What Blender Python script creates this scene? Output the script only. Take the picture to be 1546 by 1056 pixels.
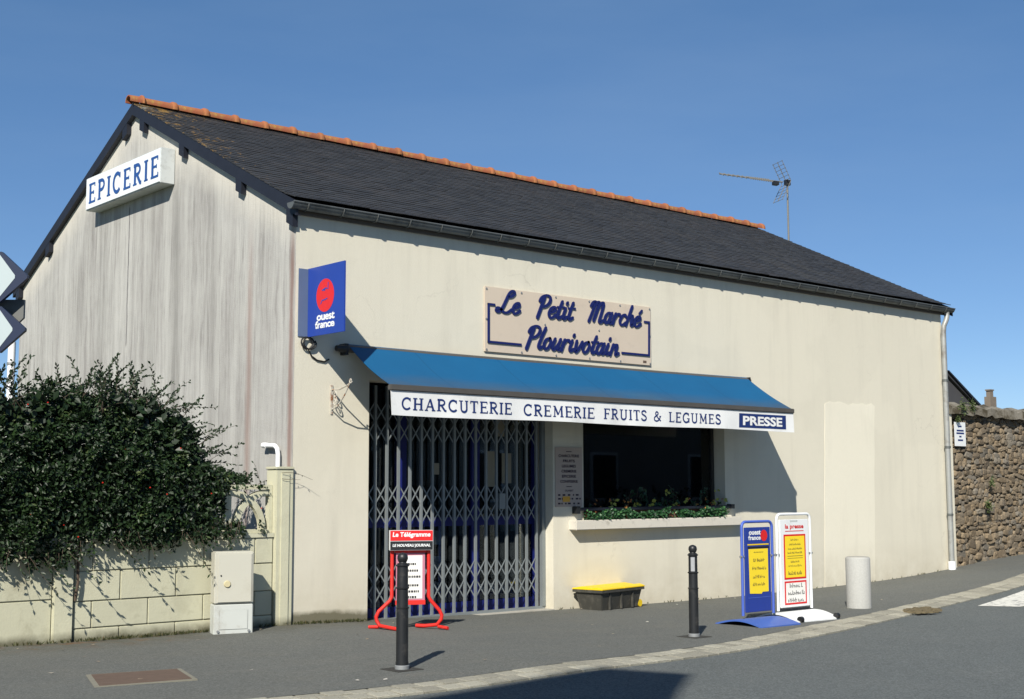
import bpy, bmesh, math, random
from mathutils import Vector, Matrix
rnd = random.Random(7)
S = bpy.context.scene
C = S.collection
for o in list(bpy.data.objects): bpy.data.objects.remove(o)

# ------------------------------------------------------------------ camera
CAM = Vector((-7.18, -11.7063, 1.3547)); YAW, PIT, ROL, FPX = 0.71527, 0.10561, -0.00242, 1983.46
Fv = Vector((math.sin(YAW)*math.cos(PIT), math.cos(YAW)*math.cos(PIT), math.sin(PIT)))
Rv = Vector((math.cos(YAW), -math.sin(YAW), 0)); Uv = Rv.cross(Fv)
R2 = math.cos(ROL)*Rv + math.sin(ROL)*Uv; U2 = -math.sin(ROL)*Rv + math.cos(ROL)*Uv
cd = bpy.data.cameras.new('camera'); cam = bpy.data.objects.new('camera', cd); C.objects.link(cam)
m = Matrix.Identity(4)
for i in range(3): m[i][0], m[i][1], m[i][2], m[i][3] = R2[i], U2[i], -Fv[i], CAM[i]
cam.matrix_world = m
cd.sensor_width = 36; cd.lens = FPX*36/1546; cd.clip_start = .05; cd.clip_end = 3000
S.camera = cam
S.render.resolution_x, S.render.resolution_y = 1024, 699

# ------------------------------------------------------------------ sky and sun
SUN = Vector((1.12, .83, -1.08)).normalized()          # direction the light travels
elev = math.asin(-SUN.z); azim = math.atan2(-SUN.x, -SUN.y)
w = bpy.data.worlds.new('World'); S.world = w; w.use_nodes = True
nt = w.node_tree; bg = nt.nodes['Background']
sk = nt.nodes.new('ShaderNodeTexSky'); sk.sky_type = 'NISHITA'; sk.sun_disc = False
sk.sun_elevation = elev; sk.sun_rotation = azim; sk.air_density = .72; sk.dust_density = .0; sk.ozone_density = 4.0; sk.altitude = 500
mxs = nt.nodes.new('ShaderNodeMix'); mxs.data_type = 'RGBA'; mxs.inputs[0].default_value = .30; mxs.inputs[7].default_value = (.50, 2.0, 4.3, 1)
nt.links.new(sk.outputs[0], mxs.inputs[6])                     # evens the clear blue a little
tcw = nt.nodes.new('ShaderNodeTexCoord'); mpw = nt.nodes.new('ShaderNodeMapping'); mpw.inputs['Scale'].default_value = (1.6, 2.6, 9); mpw.inputs['Rotation'].default_value = (.25, .3, .5)
nzw = nt.nodes.new('ShaderNodeTexNoise'); nzw.inputs['Scale'].default_value = 1.4; nzw.inputs['Detail'].default_value = 9; nzw.inputs['Roughness'].default_value = .55
rpw = nt.nodes.new('ShaderNodeValToRGB'); rpw.color_ramp.elements[0].position = .46; rpw.color_ramp.elements[0].color = (0,0,0,1); rpw.color_ramp.elements[1].position = .78; rpw.color_ramp.elements[1].color = (.09,.09,.09,1)
mxc = nt.nodes.new('ShaderNodeMix'); mxc.data_type = 'RGBA'; mxc.inputs[7].default_value = (3.6, 4.8, 6.2, 1)    # faint high cirrus
nt.links.new(tcw.outputs['Generated'], mpw.inputs[0]); nt.links.new(mpw.outputs[0], nzw.inputs['Vector']); nt.links.new(nzw.outputs['Fac'], rpw.inputs[0]); nt.links.new(rpw.outputs[0], mxc.inputs[0]); nt.links.new(mxs.outputs[2], mxc.inputs[6])
nt.links.new(mxc.outputs[2], bg.inputs[0]); bg.inputs[1].default_value = .080
sd = bpy.data.lights.new('sun', 'SUN'); sd.energy = 4.8; sd.angle = math.radians(.53); sd.color = (1, .945, .85)
so = bpy.data.objects.new('sun', sd); C.objects.link(so)
so.rotation_euler = SUN.to_track_quat('-Z', 'Y').to_euler(); so.location = (-12, -10, 14)
S.view_settings.view_transform = 'Standard'; S.view_settings.look = 'None'
S.view_settings.exposure = .52; S.view_settings.gamma = 1; S.view_settings.use_curve_mapping = False

# ------------------------------------------------------------------ ground profile (metres above the house corner)
PX = [-60, -30, -3, -1.5, 0, 1, 2.3, 3.6, 5.5, 7, 9, 10.3, 11.8, 12.4, 14, 17, 30, 60]
PZ = [.03, .03, 0, -.02, -.005, -.04, -.075, -.085, -.11, -.115, -.09, -.07, -.01, .035, .13, .25, .6, .9]
def interp(x, X, Y):
    if x <= X[0]: return Y[0]
    for i in range(len(X)-1):
        if x <= X[i+1]:
            t = (x-X[i])/(X[i+1]-X[i]); return Y[i]+(Y[i+1]-Y[i])*t
    return Y[-1]
def gz(x): return (interp(x, PX, PZ)*2 + interp(x-.5, PX, PZ) + interp(x+.5, PX, PZ))/4
KI = [(-60,-3.2),(-20,-3.3),(-8,-3.5),(-4.5,-3.8),(-2.62,-3.97),(-1.67,-4.04),(-.62,-4.03),(.63,-3.92),(2.5,-3.58),(4.2,-3.13),(5.69,-2.74),(7.48,-2.30),(9.68,-1.82),(12.41,-1.28),(17,-.5),(25,1.5),(60,12)]
KO = [(-60,-3.5),(-20,-3.6),(-8,-3.8),(-4.5,-4.08),(-2.37,-4.27),(-1.84,-4.33),(-.91,-4.36),(.24,-4.31),(1.97,-4.05),(4.29,-3.54),(6.37,-2.98),(8.21,-2.55),(11.03,-1.98),(14,-1.45),(17,-.92),(25,1.05),(60,11.5)]
ki = lambda x: (interp(x-.3, *zip(*KI))+interp(x+.3, *zip(*KI)))/2
ko = lambda x: (interp(x-.3, *zip(*KO))+interp(x+.3, *zip(*KO)))/2

# ------------------------------------------------------------------ helpers
class MB:
    def __init__(s): s.v = []; s.f = []; s.r = []; s.smooth = False
    def add(s, vs, fs, r=0.):
        b = len(s.v); s.v += [tuple(v) for v in vs]
        for f in fs: s.f.append([b+i for i in f]); s.r.append(r)
        return s
    def box(s, a, b, r=0.):
        (x0,y0,z0),(x1,y1,z1) = a, b
        return s.add([(x0,y0,z0),(x1,y0,z0),(x1,y1,z0),(x0,y1,z0),(x0,y0,z1),(x1,y0,z1),(x1,y1,z1),(x0,y1,z1)],
            [(0,3,2,1),(4,5,6,7),(0,1,5,4),(1,2,6,5),(2,3,7,6),(3,0,4,7)], r)
    def obox(s, c, ax, ay, az, r=0.):       # oriented box: centre and half-axes
        c, ax, ay, az = map(Vector, (c, ax, ay, az))
        vs = [c+ax*i+ay*j+az*k for k in (-1,1) for i,j in ((-1,-1),(1,-1),(1,1),(-1,1))]
        return s.add(vs, [(0,3,2,1),(4,5,6,7),(0,1,5,4),(1,2,6,5),(2,3,7,6),(3,0,4,7)], r)
    def prism(s, poly, d, r=0.):            # closed 3D polygon swept along d
        n = len(poly); d = Vector(d)
        vs = [Vector(p) for p in poly]+[Vector(p)+d for p in poly]
        return s.add(vs, [tuple(range(n))[::-1], tuple(range(n, 2*n))]+[(i,(i+1)%n,n+(i+1)%n,n+i) for i in range(n)], r)
    def tube(s, pts, rad, n=8, cap=True, r=0.):
        pts = [Vector(p) for p in pts]; rads = rad if isinstance(rad, (list, tuple)) else [rad]*len(pts)
        b = len(s.v); up = Vector((0,0,1)); prev = None
        for i, p in enumerate(pts):
            t = (pts[min(i+1,len(pts)-1)]-pts[max(i-1,0)]).normalized()
            if prev is None:
                a = t.cross(up) if abs(t.z) < .9 else t.cross(Vector((1,0,0)))
            else: a = prev - t*prev.dot(t)
            a.normalize(); prev = a; c = t.cross(a)
            for k in range(n):
                th = 2*math.pi*k/n; s.v.append(tuple(p+(a*math.cos(th)+c*math.sin(th))*rads[i]))
        for i in range(len(pts)-1):
            for k in range(n):
                s.f.append([b+i*n+k, b+i*n+(k+1)%n, b+(i+1)*n+(k+1)%n, b+(i+1)*n+k]); s.r.append(r)
        if cap:
            s.f.append([b+k for k in range(n)][::-1]); s.r.append(r)
            s.f.append([b+(len(pts)-1)*n+k for k in range(n)]); s.r.append(r)
        return s
    def lathe(s, prof, c=(0,0,0), n=20, r=0.):   # prof: (radius, z)
        b = len(s.v)
        for (R, z) in prof:
            for k in range(n):
                th = 2*math.pi*k/n; s.v.append((c[0]+R*math.cos(th), c[1]+R*math.sin(th), c[2]+z))
        for i in range(len(prof)-1):
            for k in range(n):
                s.f.append([b+i*n+k, b+i*n+(k+1)%n, b+(i+1)*n+(k+1)%n, b+(i+1)*n+k]); s.r.append(r)
        s.f.append([b+k for k in range(n)][::-1]); s.r.append(r)
        s.f.append([b+(len(prof)-1)*n+k for k in range(n)]); s.r.append(r)
        return s
    def mesh(s, name, smooth=False, bevel=0):
        me = bpy.data.meshes.new(name); me.from_pydata(s.v, [], s.f); 
        at = me.attributes.new('rnd', 'FLOAT', 'FACE')
        at.data.foreach_set('value', s.r)
        bm = bmesh.new(); bm.from_mesh(me)
        bmesh.ops.recalc_face_normals(bm, faces=bm.faces)
        if bevel: bmesh.ops.bevel(bm, geom=list(bm.edges), offset=bevel, segments=2, affect='EDGES', clamp_overlap=True)
        bm.to_mesh(me); bm.free()
        if smooth:
            me.polygons.foreach_set('use_smooth', [True]*len(me.polygons))
            try: me.set_sharp_from_angle(angle=math.radians(40))
            except Exception: pass
        return me
def link(name, me, mat, parent=None, **kw):
    o = bpy.data.objects.new(name, me); C.objects.link(o)
    if mat is not None and len(me.materials) == 0: me.materials.append(mat)
    if parent is not None:
        o.parent = parent; o.matrix_parent_inverse = PW(parent).inverted()
    return o
_pw = {}
def PW(o): return _pw.get(o.name, Matrix.Identity(4))
def obj(name, mb, mat, parent=None, smooth=False, bevel=0):
    return link(name, mb.mesh(name, smooth, bevel), mat, parent)
def tag(o, label=None, cat=None, group=None, kind=None):
    if label: o['label'] = label
    if cat: o['category'] = cat
    if group: o['group'] = group
    if kind: o['kind'] = kind
    return o
def thing(name, loc, label, cat, group=None):
    o = bpy.data.objects.new(name, None); C.objects.link(o); o.location = loc; o.empty_display_size = .2
    _pw[o.name] = Matrix.Translation(Vector(loc))
    return tag(o, label, cat, group)
def copy_tree(src, loc, label):
    r = src.copy(); C.objects.link(r); r.location = loc; r['label'] = label
    for ch in src.children:
        c = ch.copy(); C.objects.link(c); c.parent = r; c.matrix_parent_inverse = ch.matrix_parent_inverse.copy()
        for g in ch.children:
            d = g.copy(); C.objects.link(d); d.parent = c; d.matrix_parent_inverse = g.matrix_parent_inverse.copy()
    return r

# ------------------------------------------------------------------ materials
def nodes(name):
    m = bpy.data.materials.new(name); m.use_nodes = True
    t = m.node_tree; b = t.nodes['Principled BSDF']
    return m, t, b
def N(t, kind, **kw):
    n = t.nodes.new(kind)
    for k, v in kw.items():
        if k in n.inputs.keys() if isinstance(k, str) else False: n.inputs[k].default_value = v
        else: setattr(n, k, v)
    return n
def noise(t, scale, vec=None, detail=6, rough=.6):
    n = t.nodes.new('ShaderNodeTexNoise'); n.inputs['Scale'].default_value = scale
    n.inputs['Detail'].default_value = detail; n.inputs['Roughness'].default_value = rough
    if vec is not None: t.links.new(vec, n.inputs['Vector'])
    return n.outputs['Fac']
def coords(t, scale=(1,1,1), obj=True):
    c = t.nodes.new('ShaderNodeTexCoord'); mp = t.nodes.new('ShaderNodeMapping'); mp.inputs['Scale'].default_value = scale
    t.links.new(c.outputs['Object' if obj else 'Generated'], mp.inputs['Vector']); return mp.outputs[0]
def ramp(t, fac, stops):
    r = t.nodes.new('ShaderNodeValToRGB'); t.links.new(fac, r.inputs[0])
    e = r.color_ramp.elements
    while len(e) < len(stops): e.new(.5)
    for i, (p, c) in enumerate(stops):
        e[i].position = p; e[i].color = (c, c, c, 1) if not isinstance(c, (tuple, list)) else (*c, 1)
    return r.outputs[0]
def mix(t, fac, a, b, mode='MIX'):
    n = t.nodes.new('ShaderNodeMix'); n.data_type = 'RGBA'; n.blend_type = mode
    for s, v in ((n.inputs[0], fac), (n.inputs[6], a), (n.inputs[7], b)):
        if isinstance(v, (int, float)): s.default_value = v
        elif isinstance(v, (tuple, list)): s.default_value = (*v, 1)
        else: t.links.new(v, s)
    return n.outputs[2]
def math_(t, op, a, b=0.):
    n = t.nodes.new('ShaderNodeMath'); n.operation = op
    for s, v in ((n.inputs[0], a), (n.inputs[1], b)):
        if isinstance(v, (int, float)): s.default_value = v
        else: t.links.new(v, s)
    return n.outputs[0]
def bump(t, b, h, strength=.3, dist=.01):
    n = t.nodes.new('ShaderNodeBump'); n.inputs['Strength'].default_value = strength; n.inputs['Distance'].default_value = dist
    t.links.new(h, n.inputs['Height']); t.links.new(n.outputs[0], b.inputs['Normal'])
def sc(c, k): return tuple(min(1, x*k) for x in c)
def M(name, col, rough=.75, var=.12, scale=4., bmp=.0, bscale=60., metal=0., spec=.4, dirt=None, dscale=2.5, dlo=.5, dhi=.72, perobj=0.):
    m, t, b = nodes(name); v = coords(t)
    c = mix(t, noise(t, scale, v), sc(col, 1-var), sc(col, 1+var))
    if dirt: c = mix(t, ramp(t, noise(t, dscale, v, 8, .7), [(dlo, 0.), (dhi, 1.)]), c, dirt)
    if perobj:
        oi = t.nodes.new('ShaderNodeObjectInfo')
        k = math_(t, 'ADD', math_(t, 'MULTIPLY', oi.outputs['Random'], 2*perobj), 1-perobj)
        hs = t.nodes.new('ShaderNodeHueSaturation'); t.links.new(k, hs.inputs['Value']); t.links.new(c, hs.inputs['Color']); c = hs.outputs[0]
    t.links.new(c, b.inputs['Base Color'])
    b.inputs['Roughness'].default_value = rough; b.inputs['Metallic'].default_value = metal; b.inputs['Specular IOR Level'].default_value = spec
    if bmp: bump(t, b, noise(t, bscale, v, 4), bmp, .004)
    return m
def axis(t, which):
    c = t.nodes.new('ShaderNodeTexCoord'); s = t.nodes.new('ShaderNodeSeparateXYZ'); t.links.new(c.outputs['Object'], s.inputs[0]); return s.outputs[which]
def maprange(t, v, a, b, c=0., d=1.):
    n = t.nodes.new('ShaderNodeMapRange'); n.inputs[1].default_value = a; n.inputs[2].default_value = b; n.inputs[3].default_value = c; n.inputs[4].default_value = d
    t.links.new(v, n.inputs[0]); return n.outputs[0]

def mat_facade(name='cream_render', base=(.635, .602, .495)):
    m, t, b = nodes(name); v = coords(t)
    c = mix(t, noise(t, .9, v, 8, .65), sc(base, .94), sc(base, 1.05))
    c = mix(t, ramp(t, noise(t, 14, v, 6, .8), [(.3, .0), (.7, .34)]), c, sc(base, .89))                                   # trowel mottle
    c = mix(t, ramp(t, noise(t, .55, coords(t, (1, 1, 1.3)), 4, .5), [(.5, 0.), (.54, .35)]), c, sc(base, 1.06))           # old repair patches
    c = mix(t, ramp(t, noise(t, 1, coords(t, (3.2, 3.2, .35)), 6, .6), [(.52, 0.), (.75, .2)]), c, (.33, .31, .26))        # rain streaks
    ev = math_(t, 'MULTIPLY', maprange(t, axis(t, 2), 3.3, 4.2, 0., 1.), ramp(t, noise(t, 1, coords(t, (7, 7, .4)), 8, .75), [(.48, 0.), (.7, .6)]))
    c = mix(t, math_(t, 'MULTIPLY', ev, .35), c, (.36, .335, .28))                                                          # runs below the eave
    vk = t.nodes.new('ShaderNodeTexVoronoi'); vk.feature = 'DISTANCE_TO_EDGE'; vk.inputs['Scale'].default_value = .55
    wn = t.nodes.new('ShaderNodeTexNoise'); wn.inputs['Scale'].default_value = 2.4; wn.inputs['Detail'].default_value = 6; t.links.new(v, wn.inputs['Vector'])
    va = t.nodes.new('ShaderNodeVectorMath'); va.operation = 'ADD'; t.links.new(v, va.inputs[0]); t.links.new(wn.outputs['Color'], va.inputs[1]); t.links.new(va.outputs[0], vk.inputs['Vector'])
    hair = math_(t, 'MULTIPLY', ramp(t, vk.outputs[0], [(.0, 1.), (.006, 0.)]), ramp(t, noise(t, .7, v, 3), [(.54, 0.), (.66, .24)]))
    c = mix(t, hair, c, (.27, .25, .2))                                                                                     # hairline cracks
    c = mix(t, ramp(t, noise(t, 26, v, 3), [(.68, 0.), (.74, .22)]), c, (.34, .31, .25))                                  # specks
    low = math_(t, 'MULTIPLY', maprange(t, axis(t, 2), -.1, .55, 1., 0.), ramp(t, noise(t, 2.6, v, 8, .7), [(.33, .1), (.65, .9)]))
    c = mix(t, math_(t, 'MULTIPLY', low, .55), c, (.36, .31, .21))                                                         # splash dirt
    mo = math_(t, 'MULTIPLY', maprange(t, axis(t, 2), -.02, .17, 1., 0.), maprange(t, axis(t, 0), 2.0, .4, .12, 1.))
    c = mix(t, ramp(t, math_(t, 'MULTIPLY', mo, math_(t, 'ADD', noise(t, 6, v, 8, .7), .45)), [(.25, 0.), (.5, .85)]), c, (.085, .08, .045))  # moss at the foot
    t.links.new(c, b.inputs['Base Color']); b.inputs['Roughness'].default_value = .92; b.inputs['Specular IOR Level'].default_value = .15
    bump(t, b, noise(t, 45, v, 7, .8), .40, .008)
    return m
YRG = 3.9
def mat_gable():
    m, t, b = nodes('weathered_render'); v = coords(t)
    y = axis(t, 1); z = axis(t, 2)
    dy = math_(t, 'MULTIPLY', noise(t, .8, v, 4), .9)
    def streak(fy, fz, det, ro, lo, hi, k, ph=0.):
        cb = t.nodes.new('ShaderNodeCombineXYZ'); t.links.new(math_(t, 'MULTIPLY', math_(t, 'ADD', y, math_(t, 'MULTIPLY', dy, .12)), fy), cb.inputs[0]); t.links.new(math_(t, 'MULTIPLY', z, fz), cb.inputs[1]); cb.inputs[2].default_value = ph
        return ramp(t, noise(t, 1, cb.outputs[0], det, ro), [(lo, 0.), (hi, k)])
    hgt = math_(t, 'ADD', z, math_(t, 'MULTIPLY', math_(t, 'ABSOLUTE', math_(t, 'SUBTRACT', y, YRG)), .488))
    top = maprange(t, math_(t, 'ADD', hgt, math_(t, 'MULTIPLY', noise(t, 3, v), .35)), 6.30, 5.85, .10, 1.)
    c = mix(t, top, (.56, .535, .465), mix(t, noise(t, 1.1, v, 8, .75), (.37, .368, .345), (.50, .492, .46)))
    patchy = ramp(t, noise(t, .9, v, 6, .7), [(.3, .35), (.62, 1.)])
    for (fy, fz, det, ro, lo, hi, k, ph, col) in ((4.5, .30, 8, .75, .45, .69, .76, 0., (.19, .183, .172)), (13., .55, 8, .8, .50, .68, .80, 3., (.15, .14, .135)), (28., 1.1, 6, .8, .52, .72, .7, 7., (.13, .118, .115)), (1.6, .22, 6, .7, .47, .70, .6, 11., (.23, .215, .205))):
        c = mix(t, math_(t, 'MULTIPLY', math_(t, 'MULTIPLY', streak(fy, fz, det, ro, lo, hi, k, ph), top), patchy), c, col)
    # reddish run-off beside the front corner, and a fainter one further along
    n1 = math_(t, 'MULTIPLY', noise(t, 1, coords(t, (6, 6, .8)), 6, .7), .10)
    band = math_(t, 'SUBTRACT', 1., math_(t, 'MULTIPLY', math_(t, 'ABSOLUTE', math_(t, 'SUBTRACT', math_(t, 'ADD', y, n1), .115)), 16.))
    fade = maprange(t, z, 4.25, 3.7, .0, 1.)
    c = mix(t, math_(t, 'MULTIPLY', ramp(t, band, [(0., 0.), (.8, .72)]), fade), c, (.19, .105, .085))
    band2 = math_(t, 'SUBTRACT', 1., math_(t, 'MULTIPLY', math_(t, 'ABSOLUTE', math_(t, 'SUBTRACT', math_(t, 'ADD', y, n1), .98)), 11.))
    c = mix(t, math_(t, 'MULTIPLY', ramp(t, band2, [(0., 0.), (.9, .62)]), maprange(t, z, 4.5, 3.3, 0., 1.)), c, (.24, .16, .135))
    for yc, hw, z1_, kk in ((2.70, 4.5, 5.05, .6), (4.78, 5.5, 5.0, .5), (3.35, 4., 4.95, .3), (1.75, 4.5, 4.7, .35), (5.6, 5., 4.6, .35)):
        bd = math_(t, 'SUBTRACT', 1., math_(t, 'MULTIPLY', math_(t, 'ABSOLUTE', math_(t, 'SUBTRACT', math_(t, 'ADD', y, n1), yc+.05)), hw))
        c = mix(t, math_(t, 'MULTIPLY', math_(t, 'MULTIPLY', ramp(t, bd, [(0., 0.), (1., kk)]), maprange(t, z, z1_+.15, z1_-.3, 0., 1.)), ramp(t, noise(t, 1, coords(t, (8, 8, .5)), 7, .75), [(.3, .35), (.7, 1.)])), c, (.15, .145, .135))
    # thin crack
    ck = math_(t, 'SUBTRACT', 1., math_(t, 'MULTIPLY', math_(t, 'ABSOLUTE', math_(t, 'SUBTRACT', math_(t, 'ADD', y, math_(t, 'MULTIPLY', noise(t, 3, v), .05)), 4.065)), 60.))
    c = mix(t, math_(t, 'MULTIPLY', ramp(t, ck, [(0., 0.), (.6, .9)]), math_(t, 'MULTIPLY', maprange(t, z, 3.15, 3.2), maprange(t, z, 5.0, 4.95))), c, (.1, .095, .1))
    t.links.new(c, b.inputs['Base Color']); b.inputs['Roughness'].default_value = .95; b.inputs['Specular IOR Level'].default_value = .1
    bump(t, b, noise(t, 60, v, 6, .7), .5, .008)
    return m
def mat_slate():
    m, t, b = nodes('slate'); v = coords(t)
    at = t.nodes.new('ShaderNodeAttribute'); at.attribute_name = 'rnd'
    c = mix(t, at.outputs['Fac'], (.025, .0255, .0265), (.038, .0385, .0395))
    c = mix(t, ramp(t, noise(t, 1.2, v, 8, .7), [(.5, 0.), (.75, .45)]), c, (.062, .052, .045))
    stq = ramp(t, noise(t, 1, coords(t, (7, .35, .35)), 6, .65), [(.5, 0.), (.72, .6)])
    c = mix(t, math_(t, 'MULTIPLY', stq, maprange(t, axis(t, 0), 3, 8, .15, 1.)), c, (.075, .072, .060))
    # lichen, thick at the near verge and just under the ridge
    li = math_(t, 'ADD', maprange(t, axis(t, 0), 1.3, -.1, 0., .17), maprange(t, axis(t, 1), 3.25, 3.8, 0., .10))
    li = math_(t, 'MULTIPLY', li, maprange(t, axis(t, 1), -.2, 2.0, .12, 1.))
    ln = math_(t, 'ADD', noise(t, 9, v, 8, .75), li)
    c = mix(t, ramp(t, ln, [(.70, 0.), (.77, .85)]), c, (.30, .18, .045))
    ln2 = math_(t, 'ADD', noise(t, 7, coords(t, (1,1.2,1.4)), 8, .75), math_(t, 'MULTIPLY', li, .8))
    c = mix(t, ramp(t, ln2, [(.74, 0.), (.79, .8)]), c, (.30, .30, .26))
    t.links.new(c, b.inputs['Base Color']); b.inputs['Roughness'].default_value = .62; b.inputs['Specular IOR Level'].default_value = .35
    bump(t, b, noise(t, 40, v, 4), .3, .004)
    return m
def mat_asphalt(name, col, patch, sp=1.):
    m, t, b = nodes(name); v = coords(t)
    c = mix(t, noise(t, .35, v, 6, .6), sc(col, .80), sc(col, 1.18))
    c = mix(t, ramp(t, noise(t, 1.7, v, 8, .7), [(.48, 0.), (.66, .6)]), c, patch)
    vo = t.nodes.new('ShaderNodeTexVoronoi'); vo.inputs['Scale'].default_value = 95; t.links.new(v, vo.inputs['Vector'])
    c = mix(t, ramp(t, vo.outputs['Color'], [(.3, 0.), (.95, .62*sp)]), c, sc(col, 2.3))
    c = mix(t, ramp(t, noise(t, 34, v, 4, .8), [(.35, .5*sp), (.5, 0.)]), c, sc(col, .45))
    t.links.new(c, b.inputs['Base Color']); b.inputs['Roughness'].default_value = .9; b.inputs['Specular IOR Level'].default_value = .25
    bump(t, b, noise(t, 150, v, 3, .8), .6, .008)
    return m
def mat_pavement():
    m = mat_asphalt('pavement_tarmac', (.104, .108, .099), (.122, .121, .104), .7); t = m.node_tree; b = t.nodes['Principled BSDF']
    c = b.inputs['Base Color'].links[0].from_socket; v = coords(t)
    e = math_(t, 'MULTIPLY', maprange(t, axis(t, 1), -.75, -.02, 0., 1.), ramp(t, noise(t, 1.8, v, 8, .72), [(.36, 0.), (.68, 1.)]))
    c = mix(t, math_(t, 'MULTIPLY', e, maprange(t, axis(t, 0), 2.5, -.6, .25, .95)), c, (.055, .05, .028))
    c = mix(t, math_(t, 'MULTIPLY', math_(t, 'MULTIPLY', maprange(t, axis(t, 1), -.65, -.1, 0., 1.), maprange(t, axis(t, 0), -.9, -1.4, 0., 1.)), ramp(t, noise(t, 5, v, 8, .7), [(.5, 0.), (.66, .8)])), c, (.14, .07, .025))
    c = mix(t, ramp(t, noise(t, 1, coords(t, (.35, 2.2, 1)), 6, .6), [(.55, 0.), (.72, .3)]), c, (.17, .165, .145))
    t.links.new(c, b.inputs['Base Color']); return m
def mat_leaf(name, dark, light, rough=.38, yellow=None):
    m, t, b = nodes(name)
    at = t.nodes.new('ShaderNodeAttribute'); at.attribute_name = 'rnd'
    st = [(0., dark), (.8, light), (1., yellow or light)]
    c = ramp(t, at.outputs['Fac'], st)
    t.links.new(c, b.inputs['Base Color']); b.inputs['Roughness'].default_value = rough; b.inputs['Specular IOR Level'].default_value = .45
    b.inputs['Subsurface Weight'].default_value = 0
    tr = t.nodes.new('ShaderNodeBsdfTranslucent'); t.links.new(c, tr.inputs[0])
    ms = t.nodes.new('ShaderNodeMixShader'); ms.inputs[0].default_value = .18
    t.links.new(b.outputs[0], ms.inputs[1]); t.links.new(tr.outputs[0], ms.inputs[2]); t.links.new(ms.outputs[0], t.nodes['Material Output'].inputs[0])
    return m
def mat_glass(name, tint=(.75, .8, .82), refl=.12):
    m, t, b = nodes(name); t.nodes.remove(b)
    tr = t.nodes.new('ShaderNodeBsdfTransparent'); tr.inputs[0].default_value = (*tint, 1)
    gl = t.nodes.new('ShaderNodeBsdfGlossy'); gl.inputs['Roughness'].default_value = .02
    fr = t.nodes.new('ShaderNodeFresnel'); fr.inputs[0].default_value = 1.5
    ms = t.nodes.new('ShaderNodeMixShader'); t.links.new(fr.outputs[0], ms.inputs[0]); t.links.new(tr.outputs[0], ms.inputs[1]); t.links.new(gl.outputs[0], ms.inputs[2])
    t.links.new(ms.outputs[0], t.nodes['Material Output'].inputs[0]); return m
def mat_canopy():
    m, t, b = nodes('awning_canvas'); v = coords(t)
    c = mix(t, noise(t, 2, v, 6), (.003, .070, .175), (.005, .092, .215))
    d = math_(t, 'MULTIPLY', maprange(t, axis(t, 1), -.52, -.80, 0., 1.), ramp(t, noise(t, 3, coords(t, (.5, 1.5, 1)), 8, .65), [(.3, .35), (.6, 1.)]))
    c = mix(t, math_(t, 'MULTIPLY', d, .62), c, (.06, .07, .075))         # grime gathered towards the front bar
    c = mix(t, ramp(t, noise(t, 1, coords(t, (.8, 4, 1)), 8, .7), [(.56, 0.), (.72, .25)]), c, (.035, .12, .20))
    t.links.new(c, b.inputs['Base Color']); b.inputs['Roughness'].default_value = .85; b.inputs['Specular IOR Level'].default_value = .2
    fr = math_(t, 'ABSOLUTE', math_(t, 'SUBTRACT', math_(t, 'FRACT', math_(t, 'MULTIPLY', math_(t, 'ADD', axis(t, 0), .3), .84)), .5))
    c = mix(t, ramp(t, fr, [(.0, .55), (.012, 0.)]), c, (.004, .05, .12))
    t.links.new(c, b.inputs['Base Color'])
    wv = noise(t, 500, coords(t, (1, .6, 1)), 2)
    bump(t, b, wv, .25, .002); return m
def mat_stone(name='rubble_stone', attr=False):
    m, t, b = nodes(name); v = coords(t)
    oi = t.nodes.new('ShaderNodeObjectInfo')
    if attr: oi = t.nodes.new('ShaderNodeAttribute'); oi.attribute_name = 'rnd'
    c = ramp(t, oi.outputs['Fac' if attr else 'Random'], [(0., (.13, .105, .075)), (.25, (.25, .19, .12)), (.5, (.19, .16, .12)), (.7, (.31, .24, .155)), (.85, (.16, .145, .12)), (1., (.30, .265, .21))])
    c = mix(t, ramp(t, noise(t, 9, v, 8, .7), [(.35, .55), (.65, 0.)]), c, (.06, .05, .04))
    c = mix(t, ramp(t, noise(t, 5, coords(t, (1.3, 1, 1)), 8, .7), [(.58, 0.), (.7, .5)]), c, (.25, .23, .17))
    t.links.new(c, b.inputs['Base Color']); b.inputs['Roughness'].default_value = .93; b.inputs['Specular IOR Level'].default_value = .15
    bump(t, b, noise(t, 45, v, 6, .7), .6, .012); return m
def mat_tile():
    m, t, b = nodes('terracotta'); v = coords(t)
    oi = t.nodes.new('ShaderNodeObjectInfo')
    c = ramp(t, oi.outputs['Random'], [(0., (.22, .066, .030)), (.5, (.31, .092, .037)), (1., (.26, .076, .036))])
    c = mix(t, ramp(t, noise(t, 7, coords(t, obj=True), 8, .7), [(.48, 0.), (.66, .55)]), c, (.30, .16, .05))
    c = mix(t, ramp(t, noise(t, 13, v, 8, .7), [(.56, 0.), (.66, .8)]), c, (.36, .25, .05))
    t.links.new(c, b.inputs['Base Color']); b.inputs['Roughness'].default_value = .88; bump(t, b, noise(t, 60, v), .4, .005); return m

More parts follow.
